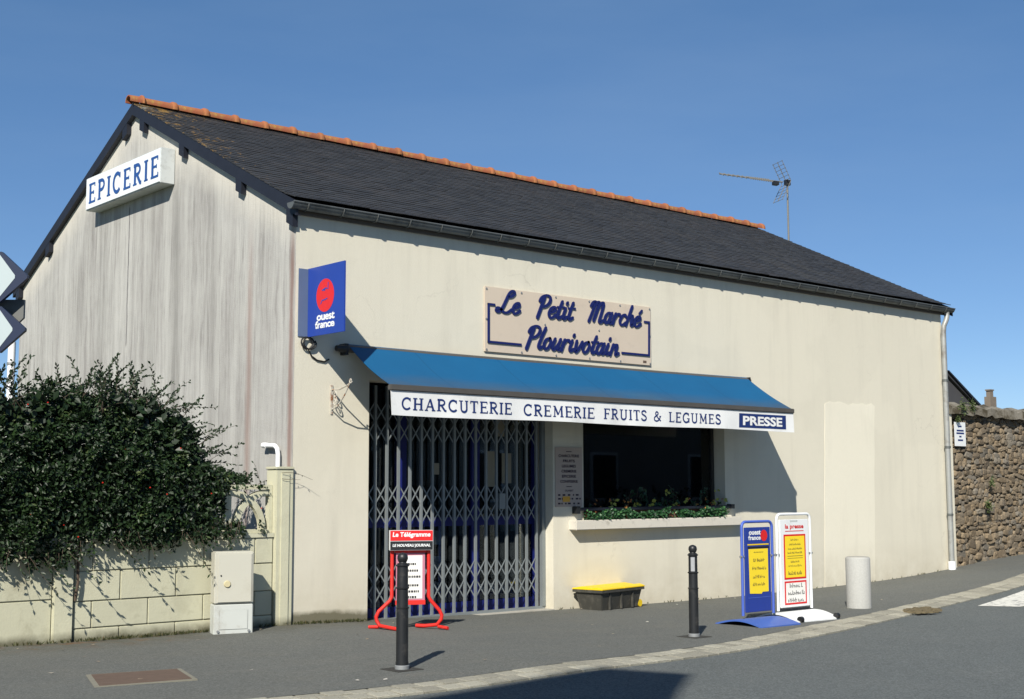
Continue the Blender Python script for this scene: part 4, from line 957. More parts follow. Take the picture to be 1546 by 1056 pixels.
def scribble(rows, xc, yy, mat, parent, hgt, seed):
    mb = MB(); rr = random.Random(seed)
    for z, wd in rows:
        x = xc-wd/2; left = rr.randint(3,7)
        while x < xc+wd/2-.006:
            s = hgt*rr.uniform(.12,.2); h = hgt*rr.choice((.62,.7,1.,1.)); b0 = z-hgt/2
            mb.box((x,yy,b0),(x+s,yy+.0006,b0+h))
            if rr.random() < .75:
                e = s+hgt*rr.uniform(.2,.4); zz = b0+rr.choice((0,.35,.5))*h; mb.box((x+s,yy,zz),(x+e,yy+.0006,zz+hgt*.16))
                if rr.random() < .5: mb.box((x+e,yy,b0),(x+e+s*.8,yy+.0006,b0+h*.65)); e += s*.8
                x += e
            else: x += s
            x += hgt*.16; left -= 1
            if left == 0: x += hgt*.3; left = rr.randint(3,7)
    tag(obj('headline_print', mb, mat, parent), kind='stuff')
t, pn, g_ = board('pavement_sign', 3.955, 4.47, -2.62, -2.95, -2.32, .995, 'blue framed newspaper board with a yellow poster and arched blue foot', m_tubeblue, m_footblue, m_signblue, .055)
yf = -2.6335
font_text('lettering', 'ouest', (4.06,yf,.855), XR, ZU, .20, .05, m_white, pn, .035); font_text('lettering', 'france', (4.05,yf,.80), XR, ZU, .21, .05, m_white, pn, .035)
obj('red_disc', MB().prism([(4.315+.058*math.cos(a*math.pi/12),yf-.0005,.845+.06*math.sin(a*math.pi/12)) for a in range(24)], (0,.001,0)), m_red, pn)
ps = obj('poster', MB().prism([(4.05,yf-.002,.705),(4.375,yf-.002,.705),(4.375,yf-.002,.245),(4.27,yf-.002,.245),(4.255,yf-.002,.225),(4.06,yf-.002,.235)], (0,.003,0)), m_poster, pn)
obj('poster_clip', MB().box((4.035,yf-.006,.715),(4.39,yf+.001,.73)), m_black, pn); obj('gold_rule', MB().box((4.035,yf-.002,.745),(4.39,yf,.758)), m_yellow, pn); obj('lower_rule', MB().box((4.03,yf-.002,.185),(4.40,yf,.192)), m_tubeblue, pn)
scribble(((.585,.18),(.50,.22),(.41,.20),(.33,.21)), 4.213, yf-.0035, m_ink, ps, .034, 2)
scribble(((.67,.16),), 4.213, yf-.0035, m_ink, ps, .012, 3)
t, pn, g_ = board('pavement_sign', 4.775, 5.385, -2.45, -2.80, -2.18, 1.062, 'white framed newspaper board with red-edged posters and white foot', m_white, m_white, m_white, .075)
yf = -2.4635; xc = 5.08
font_text('lettering', 'la presse', (xc-.17,yf,.885), XR, ZU, .34, .065, m_red, pn, .03)
obj('red_rule', MB().box((xc-.17,yf-.0005,.868),(xc+.17,yf+.0005,.876)), m_red, pn)
for z0, z1, mt in ((.335,.835,m_poster),(.055,.315,m_paper)):
    obj('poster_border', MB().box((xc-.20,yf-.001,z0),(xc+.20,yf+.0005,z1)), m_red, pn)
    ps = obj('poster', MB().box((xc-.178,yf-.002,z0+.02),(xc+.178,yf-.0012,z1-.02)), mt, pn)
    if mt is m_poster:
        scribble(((.775,.15),(.725,.21),(.675,.25),(.63,.27),(.53,.16),(.485,.25)), xc, yf-.0028, m_ink, ps, .022, 4)
        obj('rules', MB().box((xc-.14,yf-.0028,.590),(xc+.14,yf-.0022,.595)).box((xc-.14,yf-.0028,.566),(xc+.14,yf-.0022,.570)), m_ink, ps)
        scribble(((.405,.26),), xc, yf-.0028, m_ink, ps, .042, 5)
    else: scribble(((.265,.22),(.185,.28),(.105,.29)), xc, yf-.0028, m_ink, ps, .048, 6)
for xx in (4.70, 5.36): obj('castor', MB().tube([(xx,-2.79,g_+.034),(xx+.045,-2.79,g_+.034)], .034, 12), m_black, t, True)
obj('handle_slot', MB().box((5.0,-2.4640,.975),(5.14,-2.4625,.995)), m_sidegrey, pn)

# storage bin with yellow lids
t = thing('storage_bin', (4.5,-.3,gz(4.5)), 'dark grey wheeled plastic bin with yellow lid under the window', 'bin')
g_ = gz(4.5); a = Vector((3.985,-.47,0)); ex = Vector((.985,.17,0)).normalized(); ey = Vector((-ex.y,ex.x,0))
def bp(u_, v_, z): q = a+ex*u_+ey*v_; return (q.x, q.y, g_+z)
BL, BD = .86, .40
mb = MB(); vs = [bp(.05,.04,.0),bp(BL-.05,.04,.0),bp(BL-.05,BD-.04,.0),bp(.05,BD-.04,.0),bp(0,0,.235),bp(BL,0,.235),bp(BL,BD,.235),bp(0,BD,.235)]
body = obj('body', mb.add(vs, [(0,3,2,1),(0,1,5,4),(1,2,6,5),(2,3,7,6),(3,0,4,7),(4,5,6,7)]), m_bin, t, bevel=.008)
obj('rim', MB().add([bp(u_,v_,z) for z in (.215,.245) for u_,v_ in ((-.02,-.02),(BL+.02,-.02),(BL+.02,BD+.02),(-.02,BD+.02))], [(0,3,2,1),(4,5,6,7),(0,1,5,4),(1,2,6,5),(2,3,7,6),(3,0,4,7)]), m_bin, body)
for u_ in (.18,.42,.66):
    q = bp(u_,.012,.11); obj('rib', MB().obox(q, ex*.012, ey*.012, (0,0,.10)), m_bin, body)
for u0, u1 in ((-.025,BL*.5-.004),(BL*.5+.004,BL+.025)):
    mb = MB(); n = 8; vs = []
    prof_ = [(-.025,.247),(-.025,.262),(.05,.282),(.13,.270),(BD-.12,.286),(BD+.025,.262),(BD+.025,.247)]
    for u_ in (u0, u1):
        for v_, z in prof_: vs.append(bp(u_, v_, z))
    k = len(prof_); obj('lid', mb.add(vs, [tuple(range(k)), tuple(range(k,2*k))[::-1]]+[(i,k+i,k+(i+1)%k,(i+1)%k) for i in range(k)]), m_yellow, t, bevel=.004)
q = Vector(bp(BL+.0,.06,.045)); obj('wheel', MB().tube([q-ey*.03, q+ey*.03], .045, 16), m_yellow, t, True)
q = Vector(bp(BL+.0,BD-.06,.045)); obj('wheel', MB().tube([q-ey*.03, q+ey*.03], .045, 16), m_yellow, t, True)

# electricity cabinet
t = thing('utility_cabinet', (-.95,-.3,gz(-.95)), 'cream polyester electricity cabinet standing against the garden wall', 'cabinet')
a = Vector((-1.005,-.265,0)); ex = Vector((.335,-.105,0)).normalized(); ey = Vector((-ex.y,ex.x,0)); g_ = gz(-.95)-.01
def cp(u_, v_, z): q = a+ex*u_+ey*v_; return Vector((q.x, q.y, g_+z))
def cbox(u0,u1,v0,v1,z0,z1): return MB().add([cp(u_,v_,z) for z in (z0,z1) for u_,v_ in ((u0,v0),(u1,v0),(u1,v1),(u0,v1))], [(0,3,2,1),(4,5,6,7),(0,1,5,4),(1,2,6,5),(2,3,7,6),(3,0,4,7)])
CW = .375
obj('plinth', cbox(.0,CW,.0,.19,.0,.285), m_cab2, t, bevel=.008)
obj('plinth_panel', cbox(.05,CW-.05,-.006,.0,.05,.235), m_cab2, t, bevel=.003)
obj('housing', cbox(.0,CW,.0,.19,.292,.785), m_cab, t, bevel=.01)
dr = obj('door', cbox(.03,CW-.02,-.010,-.001,.305,.765), m_cab, t, bevel=.004)
q = cp(.12,-.012,.48); obj('lock', MB().tube([q, q-ey*.012], [.034,.028], 16), M('cream_knob', (.52,.46,.28), .6), dr, True)
q = cp(.06,-.011,.56); obj('keyhole', MB().tube([q, q-ey*.004], .008, 8), m_black, dr)
for u_ in (.04, CW-.04):
    q = cp(u_,-.002,.035); obj('bolt', MB().tube([q, q-ey*.010], .013, 8), m_steel, t)

# ================================================================== GARDEN WALL
gw = thing('garden_wall', (-1.3,.08,0), 'low pale block garden wall with pierced concrete panels left of the shop', 'wall')
obj('core', MB().box((-4.6,.012,-.4),(-.20,.15,.895)), m_mortar, gw)
bx_ = {}
def block(x0, x1, z0, z1, proud=0.):
    key = (round(x1-x0,3), round(z1-z0,3))
    if key not in bx_:
        me = MB().box((0,0,0),(key[0],.06,key[1])).mesh('block', bevel=.006); me.materials.append(m_block); bx_[key] = me
    o = bpy.data.objects.new('block', bx_[key]); C.objects.link(o); o.parent = gw; o.matrix_parent_inverse = PW(gw).inverted(); o.location = (x0, -proud, z0); return o
J = .008
courses = [(-.16,.098),(.106,.340),(.348,.612),(.620,.872)]
for ci, (z0, z1) in enumerate(courses):
    x = -2.27 if ci % 2 == 0 else -2.27
    joints = [-2.27]+([-1.83,-1.27,-.70] if ci in (0,2) else [-2.10,-1.55,-.98,-.42])+[-.215]
    for a_, b_ in zip(joints[:-1], joints[1:]): block(a_+J/2, b_-J/2, z0, z1, rnd.uniform(0,.003))
for z0, z1 in ((-.16,.372),(.380,.872)):
    for a_, b_ in ((-4.6,-3.62),(-3.62,-2.47)): block(a_+J/2, b_-J/2, z0, z1, 0)
obj('coping', MB().box((-4.6,-.015,.876),(-2.475,.165,.918)).box((-2.262,-.015,.876),(-.215,.165,.918)), m_block, gw)
obj('pillar', MB().box((-2.468,-.030,-.3),(-2.285,.17,.93)), m_block, gw, bevel=.008)
# corner pier with cap
pier = obj('corner_pier', MB().box((-.208,-.035,-.3),(-.004,.16,1.555)), m_block, gw, bevel=.008)
obj('pier_rib', MB().box((-.150,-.047,-.1),(-.060,-.036,1.52)), m_block, pier); obj('pier_cap', MB().box((-.216,-.043,1.557),(-.001,.17,1.585)), m_block, pier, bevel=.006)
# pierced panels: frame, two crossing quarter rings
def panel(x0):
    wd, z0, z1 = .50, .920, 1.40
    fr = obj('pierced_panel', MB().box((x0,.03,z0),(x0+.035,.11,z1)).box((x0+wd-.035,.03,z0),(x0+wd,.11,z1)).box((x0+.035,.03,z0),(x0+wd-.035,.11,z0+.035)).box((x0+.035,.03,z1-.045),(x0+wd-.035,.11,z1)), m_block, gw)
    for cx, a0, a1 in ((x0+.035,0,90),(x0+wd-.035,90,180)):
        mb = MB(); n = 10; R0, R1 = .30, .355
        vs = []
        for i in range(n+1):
            th = math.radians(a0+(a1-a0)*i/n)
            for R in (R0, R1):
                for y in ((.042, .098) if a0 == 0 else (.047, .103)): vs.append((cx+R*math.cos(th)*1.12, y, z0+.035+R*math.sin(th)*1.12))
        fs = []
        for i in range(n):
            b = i*4; fs += [(b,b+4,b+6,b+2),(b+1,b+3,b+7,b+5),(b,b+1,b+5,b+4),(b+2,b+6,b+7,b+3)]
        fs += [(0,2,3,1),(n*4,n*4+1,n*4+3,n*4+2)]
        obj('arch_rib', mb.add(vs, fs), m_block, fr)
for x0 in (-.712,-1.214,-1.716,-2.218): panel(x0)

# ================================================================== HEDGE
hd = thing('hedge', (-2.,.45,0), 'dense dark green hedge with loose sprigs spilling over the garden wall', 'hedge')
rr = random.Random(42); mb = MB()
# silhouette height along x, seen over the wall
TX = [-4.6,-3.6,-3.0,-2.5,-2.1,-1.75,-1.45,-1.2,-1.0,-.82,-.6,-.35,-.22]
TZ = [2.25,2.28,2.22,2.28,2.30,2.30,2.24,2.08,1.80,1.60,1.53,1.46,1.38]
BX = [-4.6,-3.0,-2.75,-2.5,-2.2,-1.8,-1.5,-1.2,-.9,-.6,-.3,-.2]
BZ = [.75,.72,.68,.66,.80,.84,.80,.86,.88,.92,1.0,1.08]
def wob(x, y, z): return .5*math.sin(x*5.1+z*3.3+y)+.3*math.sin(x*11.3-z*7.1+2)+.2*math.sin(z*13+x*3.7+y*9)
def lump(x): return .03*math.sin(x*4.3+1)+.05*math.sin(x*9.7)+.05*math.sin(x*17+2)
ncl = 0
while ncl < 1500:                                                  # leafy shoots: clumps of leaves with gaps between
    x = rr.uniform(-4.5,-.27); top = interp(x, TX, TZ)+lump(x)*(1 if x < -1.2 else .4); bot = interp(x, BX, BZ)
    u_ = rr.random()**.92; z = bot+(top-bot)*u_
    front = -.12-.15*wob(x,0,z)+.34*max(0,(u_-.6)/.4)**2+.10*(1-min(1,u_/.25))
    if x > -1.25: front += .05+.10*min(1,(x+1.25)/.6)
    y = front+abs(rr.gauss(0,.09))
    if z < .95: y = min(y, -.05-.08*rr.random())
    if 1.00 < z < 1.42 and x > -.78: continue
    if x > -.72 and z < 1.02 and rr.random() < .4: continue
    ncl += 1; R_ = rr.uniform(.045,.10); tone = max(.05, min(.95, rr.gauss(.36,.2))); ax_ = (Vector((rr.uniform(-.7,.7),-.75,rr.uniform(-.3,.8)))).normalized()
    for k in range(rr.randint(18,36)):
        d = rdir(rr)*R_*rr.random()**.5; p = Vector((x,y,z))+Vector((d.x,d.y*.6,d.z))
        if z < 1.5 and p.y > .0 and p.z < 1.40 and p.z > .9 and x > -.75: p.y = -.02
        sz = rr.uniform(.026,.062)
        leaf(mb, p, rdir(rr)*.9+ax_*.8+Vector((0,0,-.15)), ax_*.8+Vector((-.1,-.4,.5))+rdir(rr)*.8, sz, sz*rr.uniform(.42,.58), max(0,min(1,tone+rr.gauss(0,.12))))
for i in range(7000):
    x = rr.uniform(-4.4,-.86); z = rr.uniform(.90, min(1.6, interp(x,TX,TZ)-.05)); y = rr.uniform(-.17,-.03)
    leaf(mb, Vector((x,y,z)), rdir(rr)+Vector((0,-.3,-.25)), Vector((-.15,-.8,.55))+rdir(rr)*1.1, rr.uniform(.035,.065), rr.uniform(.02,.034), max(0,min(1,rr.gauss(.3,.2))))
# deeper leaves that close the mass
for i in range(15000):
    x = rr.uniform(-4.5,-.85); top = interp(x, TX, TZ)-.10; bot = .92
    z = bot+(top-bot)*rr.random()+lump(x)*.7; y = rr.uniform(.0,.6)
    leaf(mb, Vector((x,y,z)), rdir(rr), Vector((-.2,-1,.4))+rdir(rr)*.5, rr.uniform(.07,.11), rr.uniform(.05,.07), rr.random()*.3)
tag(obj('foliage', mb, m_leaf, hd), kind='stuff')
mb = MB(); sm = MB(); bb = MB()
def sprig(p, d, ln, nl, bend=-.2, size=.045):
    d = d.normalized(); pts = [p]; n = 6
    for i in range(n):
        d = (d+Vector((rr.uniform(-.14,.14), rr.uniform(-.1,.1), bend/n+rr.uniform(-.08,.08)))).normalized(); pts.append(pts[-1]+d*ln/n)
    sm.tube([tuple(q) for q in pts], [.0030-.0003*i for i in range(n+1)], 4)
    for i in range(nl):
        u_ = .25+.75*(i+rr.random()*.6)/nl; k = min(n-1, int(u_*n)); q = pts[k].lerp(pts[k+1], u_*n-k) if u_*n < n else pts[-1]
        leaf(mb, q, d+rdir(rr)*1.0+Vector((0,0,.15)), Vector((-.2,-1,.5))+rdir(rr)*.6, size*rr.uniform(.7,1.15), size*.45, rr.random()*.55)
for i in range(70):
    x = rr.uniform(-4.4,-1.1); z = interp(x, TX, TZ)+lump(x)-.10
    sprig(Vector((x, rr.uniform(.0,.6), z)), Vector((rr.uniform(-1.1,1.3), rr.uniform(-.3,.2), rr.uniform(.5,1))), rr.uniform(.14,.36), rr.randint(12,20), -.5, .046)
for i in range(64):
    x = rr.uniform(-3.4,-1.3); z = interp(x, TX, TZ)+lump(x)-.12
    sprig(Vector((x, rr.uniform(-.05,.5), z)), Vector((rr.uniform(-.8,1.0), rr.uniform(-.3,.2), rr.uniform(.7,1))), rr.uniform(.26,.52), rr.randint(16,26), -.4, .046)
for i in range(20):                                                # arching shoots on the right flank
    x = rr.uniform(-1.4,-.88); z = interp(x, TX, TZ)-rr.random()*.12
    sprig(Vector((x, rr.uniform(.05,.4), z)), Vector((1, rr.uniform(-.3,.3), rr.uniform(.2,1.1))), rr.uniform(.28,.5), rr.randint(12,20), -.45, .042)
for i in range(46):                                                # sprays hanging over the wall face
    x = rr.uniform(-4.3,-.6); sprig(Vector((x, -.10-rr.random()*.06, interp(x, BX, BZ)+.14)), Vector((rr.uniform(-.3,.5), -.25, -1)), rr.uniform(.12,.30), rr.randint(5,9), -.1, .045)
for x in (-2.75,-2.62,-2.4,-1.95,-1.25): sprig(Vector((x,-.15,interp(x, BX, BZ)+.1)), Vector((.55,-.35,-.9)), rr.uniform(.3,.5), 9, .1, .05)
for i in range(6):                                                # bare stalks round the pierced panel
    x = rr.uniform(-.75,-.18); sprig(Vector((x, rr.uniform(.12,.3), rr.uniform(1.15,1.45))), Vector((rr.uniform(-.3,.8), -.2, rr.uniform(-.2,.8))), rr.uniform(.15,.32), rr.randint(3,8), -.3, .04)
sprig(Vector((-.16,-.06,1.52)), Vector((1,-.25,.12)), .34, 2, -.5, .025); sprig(Vector((-.16,-.06,1.46)), Vector((1,-.2,-.05)), .22, 1, .2, .02)
for i in range(14):
    x = rr.uniform(-4,-.3); z = rr.uniform(interp(x,BX,BZ)+.05, interp(x,TX,TZ)-.1); p = Vector((x,-.2+.1*rr.random(),z)) if x < -1 else Vector((x,rr.uniform(-.02,.1),z)); bb.lathe([(.001,-.008),(.008,-.003),(.008,.003),(.001,.008)], p, 6)
tag(obj('sprig_leaves', mb, m_leaf, hd), kind='stuff'); tag(obj('sprig_stalks', sm, m_stem, hd), kind='stuff'); tag(obj('berries', bb, m_berry, hd), kind='stuff')
for x in (-4.1,-3.3,-2.6,-1.9,-1.4):
    obj('stem', MB().tube([(x,.35,-.05),(x+.04,.38,.6),(x-.05,.42,1.2),(x+.05,.45,1.8)], [.03,.026,.02,.01], 7), m_stem, hd, True)
# climbing stem up the pillar
t = thing('climbing_stem', (-2.27,-.03,0), 'thin bare woody stem climbing the garden wall pillar', 'plant')
obj('stalk', MB().tube([(-2.275,-.045,.36),(-2.27,-.05,.44),(-2.255,-.048,.52),(-2.262,-.05,.66),(-2.25,-.055,.80),(-2.26,-.07,.92)], [.012,.014,.013,.014,.015,.016], 7), m_stem, t, True)
obj('shoot', MB().tube([(-2.258,-.05,.70),(-2.32,-.06,.82),(-2.36,-.08,.93)], .008, 6), m_stem, t, True)

# ================================================================== STONE WALL
sw = thing('stone_wall', (14,.1,0), 'brown rubble stone wall continuing the street line beyond the shop', 'wall')
WY = lambda x: .03+.0*(x-12.6)+max(0,x-13)*.06
mb = MB(); pts = [12.62,13.5,14.5,15.5,16.5,17.6]
vs = []
for x in pts: vs += [(x,WY(x)+.05,gz(x)-.3),(x,WY(x)+.45,gz(x)-.3),(x,WY(x)+.45,2.66),(x,WY(x)+.05,2.66)]
fs = [(0,1,2,3),(20,23,22,21)]
for i in range(5):
    for k in range(4): fs.append((i*4+k,(i+1)*4+k,(i+1)*4+(k+1)%4,i*4+(k+1)%4))
obj('core', mb.add(vs, fs), M('earth_mortar', (.22,.185,.13), .95, .25, 12, .5), sw)
STN = []
for k in range(10):
    b_ = random.Random(100+k); mbs = MB(); n = 8
    ring = [( .5*math.copysign(abs(math.cos(a))**.62, math.cos(a))*b_.uniform(.86,1.04), .5*math.copysign(abs(math.sin(a))**.62, math.sin(a))*b_.uniform(.84,1.04)) for a in [2*math.pi*(i+.5)/n for i in range(n)]]
    f1 = [(x*.84+b_.uniform(-.04,.04), -.038-b_.uniform(0,.022), z*.80+b_.uniform(-.05,.05)) for x, z in ring]
    v = [(x, .08, z) for x, z in ring]+[(x, -.02+b_.uniform(-.012,.012), z) for x, z in ring]+f1+[(b_.uniform(-.1,.1),-.058+b_.uniform(-.02,.01),b_.uniform(-.1,.1))]
    fs = [(i,(i+1)%n,n+(i+1)%n,n+i) for i in range(n)]+[(n+i,n+(i+1)%n,2*n+(i+1)%n,2*n+i) for i in range(n)]+[(2*n+i,2*n+(i+1)%n,3*n) for i in range(n)]
    me = mbs.add(v, fs).mesh('stone'); me.materials.append(m_stone); STN.append(me)
b_ = random.Random(77); spec_ = []
z = -.02
while z < 2.62:
    h = b_.uniform(.06,.125); x = 12.64+b_.uniform(-.03,.0)
    while x < 16.6:
        wd = b_.uniform(.07,.17) if b_.random() < .72 else b_.uniform(.17,.30)
        xc = x+wd/2; zc = z+h/2+b_.uniform(-.03,.03)+(gz(xc)-gz(12.6))*max(0,1-z/2.6)
        if zc > gz(xc)-.03:
            spec_.append((wd*1.04, h*1.08*b_.uniform(.8,1.45 if wd > .15 else 1.15), xc, WY(xc)+.050+b_.uniform(-.016,.016), zc, (b_.uniform(-.12,.12), b_.uniform(-.22,.22), .06+b_.uniform(-.12,.12)), b_.randrange(10)))
        x += wd
    z += h*.95
near_ = sorted([q for q in spec_ if q[2] < 15.4], key=lambda q: -q[0]*q[1])[:290]; ids = set(id(q) for q in near_)
for wd, h, xc, yc, zc, ro, k in near_:
    o = bpy.data.objects.new('stone', STN[k]); C.objects.link(o); o.parent = sw; o.matrix_parent_inverse = PW(sw).inverted()
    o.location = (xc, yc, zc); o.scale = (wd, .75, h); o.rotation_euler = ro
from mathutils import Euler
mb = MB()
for q in spec_:
    if id(q) in ids: continue
    wd, h, xc, yc, zc, ro, k = q; mt = Matrix.Translation((xc,yc,zc)) @ Euler(ro).to_matrix().to_4x4() @ Matrix.Diagonal((wd,.75,h,1)); me = STN[k]
    mb.add([mt @ v.co for v in me.vertices], [tuple(p.vertices) for p in me.polygons], b_.random())
tag(obj('small_stones', mb, mat_stone('rubble_stone_small', True), sw), kind='stuff')
# mossy mortar coping
mb = MB(); vs = []; X_ = [12.56+.18*i for i in range(28)]; b_ = random.Random(9)
for x in X_:
    d = [b_.uniform(-.03,.03) for _ in range(4)]
    vs += [(x,WY(x)-.07+d[0],2.58+d[1]),(x,WY(x)-.06+d[2],2.70+d[3]),(x,WY(x)+.16,2.79+d[0]),(x,WY(x)+.36,2.75+d[1]),(x,WY(x)+.48,2.6)]
fs = []
for i in range(27):
    for k in range(4): fs.append((i*5+k,(i+1)*5+k,(i+1)*5+k+1,i*5+k+1))
fs += [(0,1,2,3,4),(135,139,138,137,136)]
obj('coping', mb.add(vs, fs), M('mossy_coping', (.22,.20,.16), .95, .25, 7, .7, 40, dirt=(.055,.045,.025), dscale=3.5, dlo=.42, dhi=.6), sw, True)
obj('rendered_end', MB().box((12.452,-.010,-.2),(12.655,.42,2.62)), m_facade, sw)
mb = MB(); rr = random.Random(31)
for cx, cz, R, n in ((13.9,1.45,.10,60),(13.75,1.05,.13,110),(12.95,2.70,.16,160),(13.3,2.72,.12,100),(12.8,2.5,.07,60)):
    for i in range(n):
        v = rdir(rr)*R*rr.random(); p = Vector((cx,WY(cx)-.06,cz))+Vector((v.x,-abs(v.y)*.4,v.z)); leaf(mb, p, rdir(rr)+Vector((0,-.4,-.3)), Vector((-.2,-1,.5))+rdir(rr)*.5, rr.uniform(.03,.06), rr.uniform(.015,.03), rr.random())
tag(obj('wall_weeds', mb, mat_leaf('wall_weed_leaf', (.03,.05,.012), (.08,.11,.03), .6), sw), kind='stuff')

# ================================================================== ROOFS BEYOND THE STONE WALL
nh = thing('slate_house', (34,15,0), 'distant slate-roofed house peeping over the stone wall beside the shop', 'house')
obj('wall', MB().box((32.2,13.45,0),(36.4,17.8,4.0)), m_wallw, nh)
# seen end-on: right pitch falls to the right of the downpipe
a1, a2 = Vector((35.2,14,5.68)), Vector((38.6,14,4.30))
obj('roof', MB().prism([(31.8,13.0,4.9),(34.5,13.0,5.46),(36.75,13.0,4.24),(36.75,13.0,4.14),(34.5,13.0,5.34),(31.8,13.0,4.8)], (0,5,0)), M('far_slate', (.05,.05,.055), .6, .15), nh)
obj('front_gable', MB().prism([(32.0,13.1,0),(36.6,13.1,0),(36.6,13.1,4.15),(34.5,13.1,5.30),(32.0,13.1,4.75)], (0,.3,0)), M('far_slate_cladding', (.06,.058,.06), .7, .15), nh)
obj('verge', MB().prism([(34.50,12.93,5.44),(34.56,12.93,5.46),(36.77,12.93,4.26),(36.73,12.93,4.18)], (0,.06,0)), m_dkpaint, nh)
ch = thing('stone_outbuilding', (40,15,0), 'low grey roofline with a square stone chimney beyond the stone wall', 'building')
obj('wall', MB().box((38.9,14.0,0),(58,20,3.9)), m_wallw, ch)
obj('roof', MB().prism([(38.6,13.7,3.85),(38.6,17,4.1),(38.6,20.3,3.85)], (20,0,0)), M('far_slate_b', (.10,.095,.085), .8, .2), ch)
obj('chimney', MB().box((39.22,14.0,3.8),(39.66,14.25,4.80)).box((39.30,14.04,4.80),(39.52,14.21,5.03)).box((39.26,14.02,5.03),(39.56,14.23,5.08)), M('chimney_stone', (.17,.14,.11), .9, .25, 4), ch)

# ================================================================== AERIAL
AXm, AYm = 12.72, 3.26
t = thing('tv_aerial', (AXm,AYm,5.2), 'tall thin television aerial with grid reflector on the roof edge', 'aerial')
obj('mast', MB().tube([(AXm,AYm,5.0),(AXm,AYm,7.16)], .018, 8), m_alu, t)
hb_ = Vector((AXm,AYm,7.09)); dv = Vector((-.92,.39,.05)).normalized(); sv = Vector((dv.y,-dv.x,0)).normalized()
obj('boom', MB().tube([hb_-dv*(-.10), hb_+dv*1.42], .015, 6), m_alu, t)
for i in range(17):
    d_ = .36+ (i*.045 if i < 10 else .45+(i-10)*.095); c = hb_+dv*d_; h = .075-.001*i
    obj('director', MB().tube([c-sv*h*.8-Vector((0,0,h*.55))-dv*.02, c+sv*h*.8+Vector((0,0,h*.55))+dv*.02], .009, 5), m_alu, t)
obj('dipole_box', MB().obox(hb_+dv*.25-Vector((0,0,.04)), dv*.05, sv*.05, (0,0,.035)), m_black, t)
for s in (1, -1):
    pv = (dv*.42+Vector((0,0,.85*s))).normalized()
    rf = obj('reflector', MB().tube([hb_+dv*.02-sv*.17, hb_+dv*.02-sv*.17+pv*.42], .006, 5).tube([hb_+dv*.02, hb_+dv*.02+pv*.42], .008, 5).tube([hb_+dv*.02+sv*.17, hb_+dv*.02+sv*.17+pv*.42], .006, 5), m_alu, t)
    for k in range(6): q = hb_+dv*.02+pv*(.05+.072*k); obj('rod', MB().tube([q-sv*.19, q+sv*.19], .0045, 5), m_alu, rf)
obj('clamp', MB().obox(hb_, dv*.05, sv*.04, (0,0,.05)), m_black, t)

# ================================================================== DIRECTION SIGNS AT THE LEFT EDGE
DR = Vector((.755,-.656,0)); DN = Vector((-.656,-.755,0))
def arrow(name, tip, h, ln, border, label, back=0):
    t = thing(name, tuple(Vector(tip)-DR*ln*.6), label, 'road sign', 'direction signs on one post')
    tip = Vector(tip); z = Vector((0,0,1)); k = .52*h
    def outl(i):
        hh = h/2-i*.55; T = tip-DR*i*2.4
        return [T-z*.006, T+z*.006, tip-DR*(k+i*.4)+z*hh, tip-DR*(ln-i*.6)+z*hh, tip-DR*(ln-i*.6)-z*hh, tip-DR*(k+i*.4)-z*hh]
    obj('plate', MB().prism(outl(0), -DN*.025), m_signedge, t); obj('face', MB().prism([p+DN*.0015 for p in outl(border)], -DN*.001), m_signwhite, t)
    return t
def near(p, k=.93): return tuple(CAM+(Vector(p)-CAM)*k)
arrow('direction_sign', near((-4.924,-5.678,2.340)), .219, 1.65, .022, 'upper white arrow-ended road sign with dark border at the left edge')
arrow('direction_sign', near((-4.918,-5.655,2.096)), .200, 1.65, .022, 'lower white arrow-ended road sign with dark border at the left edge')
t = thing('sign_post', (-5.7,-5.6,gz(-5.6)), 'grey steel post carrying the arrow road signs at the left edge', 'post')
for d_ in (.8, 1.4):
    q = Vector((near((-4.93,-5.66,0))[0], near((-4.93,-5.66,0))[1], 0))-DR*d_-DN*.065; obj('post', MB().tube([(q.x,q.y,-.2),(q.x,q.y,2.40)], .035, 10), m_steel, t, True)
q = Vector(near((-4.945,-5.64,2.19)))-DN*.06
obj('back_plate', MB().prism([q+DR*.0+Vector((0,0,.05)), q+Vector((0,0,-.03)), q-DR*.02-Vector((0,0,.05)), q-DR*1.6-Vector((0,0,.05)), q-DR*1.6+Vector((0,0,.05))], -DN*.02), M('grey_sign_back', (.12,.125,.12), .5), t)

# ================================================================== HOUSE BEHIND THE CAMERA (its shadow lies on the road)
Hh = 10.0; kx, ky = SUN.x/-SUN.z*Hh, SUN.y/-SUN.z*Hh
kx -= .27; ky -= .34; K1 = (.239-kx,-5.26-ky); K2 = (-.045-kx,-4.63-ky); K3 = (-9.0-kx,-5.55-ky); K4 = (-9.3-kx,-11-ky); K5 = (-5.04-kx,-8.14-ky)
t = thing('corner_house', (K1[0]-3,K1[1]-3,0), 'tall rendered house across the road whose shadow falls on the asphalt', 'house')
obj('wall', MB().prism([(x,y,-.4) for x,y in (K1,K2,K3,K4,K5)], (0,0,Hh+.35)), m_wallw, t)
obj('roof', MB().prism([(x,y,Hh-.05) for x,y in (K1,K2,K3,K4,K5)], (0,0,.05)), m_dark, t)
for i in range(3):
    for j in range(2):
        x = K2[0]-1.6-i*2.6; z = 1.2+j*3.4; y = K2[1]+(x-K2[0])*(K3[1]-K2[1])/(K3[0]-K2[0]); wn = obj('window', MB().box((x-.55,y-.02,z),(x+.55,y+.03,z+1.5)), m_white, t); obj('pane', MB().box((x-.48,y+.03,z+.07),(x+.48,y+.04,z+1.43)), m_glass, wn)

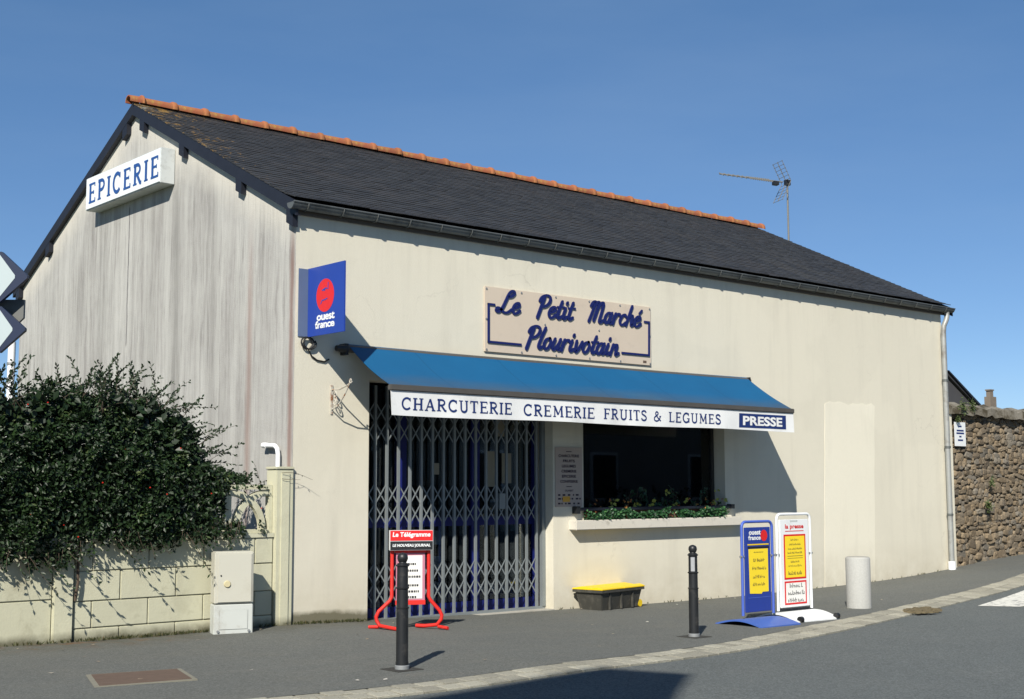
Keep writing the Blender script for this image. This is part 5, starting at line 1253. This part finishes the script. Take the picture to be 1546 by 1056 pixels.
# ================================================================== HOUSE ACROSS THE STREET (mirrored in the shop glass)
t = thing('opposite_house', (20,-18,0), 'long grey stone house across the street mirrored in the shop window', 'house')
m_opp = M('opposite_stone', (.34,.325,.29), .95, .2, 2.5)
obj('wall', MB().box((9,-22,-.4),(36,-15,5.2)), m_opp, t)
obj('roof', MB().prism([(8.8,-22.3,5.15),(8.8,-18.5,8.0),(8.8,-14.7,5.15)], (27.4,0,0)), M('opposite_slate', (.035,.035,.04), .6, .15), t)
for i in range(6):
    for z in (1.0, 3.3):
        x = 11.5+i*4.2; wn = obj('window', MB().box((x-.55,-15.02,z),(x+.55,-14.96,z+1.4)), m_white, t); obj('pane', MB().box((x-.47,-14.96,z+.08),(x+.47,-14.95,z+1.32)), m_dark, wn)

# ================================================================== SMALL GROWTH AND LITTER
rr = random.Random(55); mb = MB()
for i in range(420):                                               # weeds at the foot of the walls
    x = rr.choice((rr.uniform(-3.9,-.1), rr.uniform(0,.9), rr.uniform(3.7,12.4))) if rr.random() < .7 else rr.gauss(-1.6,.5)
    if .95 < x < 3.64: continue
    base = Vector((x, -.03-abs(rr.gauss(0,.02)), gz(x))); n = rr.randint(2,4)
    for k in range(n): leaf(mb, base, Vector((rr.uniform(-.8,.8), -.5*rr.random(), 1)), Vector((0,-1,.2))+rdir(rr)*.4, rr.uniform(.015,.05), .006+.008*rr.random(), rr.random())
tag(obj('wall_foot_weeds', mb, mat_leaf('weed_leaf', (.03,.035,.012), (.09,.10,.035), .6, (.16,.12,.05))), 'thin weeds and moss tufts along the foot of the walls', 'weeds', kind='stuff')
mb = MB()
for i in range(70):                                                # dead leaves, paper scraps and grit on the pavement
    x = rr.uniform(-3.6,9); y = rr.uniform(ki(x)+.1,-.1) if rr.random() < .5 else -.08-abs(rr.gauss(0,.25))
    p = Vector((x, y, gz(x)+.006)); a = rr.uniform(0,6.28); s_ = rr.uniform(.008,.026)
    mb.add([p+Vector((math.cos(a+q)*s_, math.sin(a+q)*s_*.6, rr.uniform(0,.008))) for q in (0,1.6,3.1,4.7)], [(0,1,2,3)], rr.random())
tag(obj('pavement_litter', mb, mat_leaf('litter_scrap', (.20,.13,.07), (.38,.33,.25), .8, (.7,.68,.62))), 'dead leaves and paper scraps scattered over the pavement', 'litter', kind='stuff')
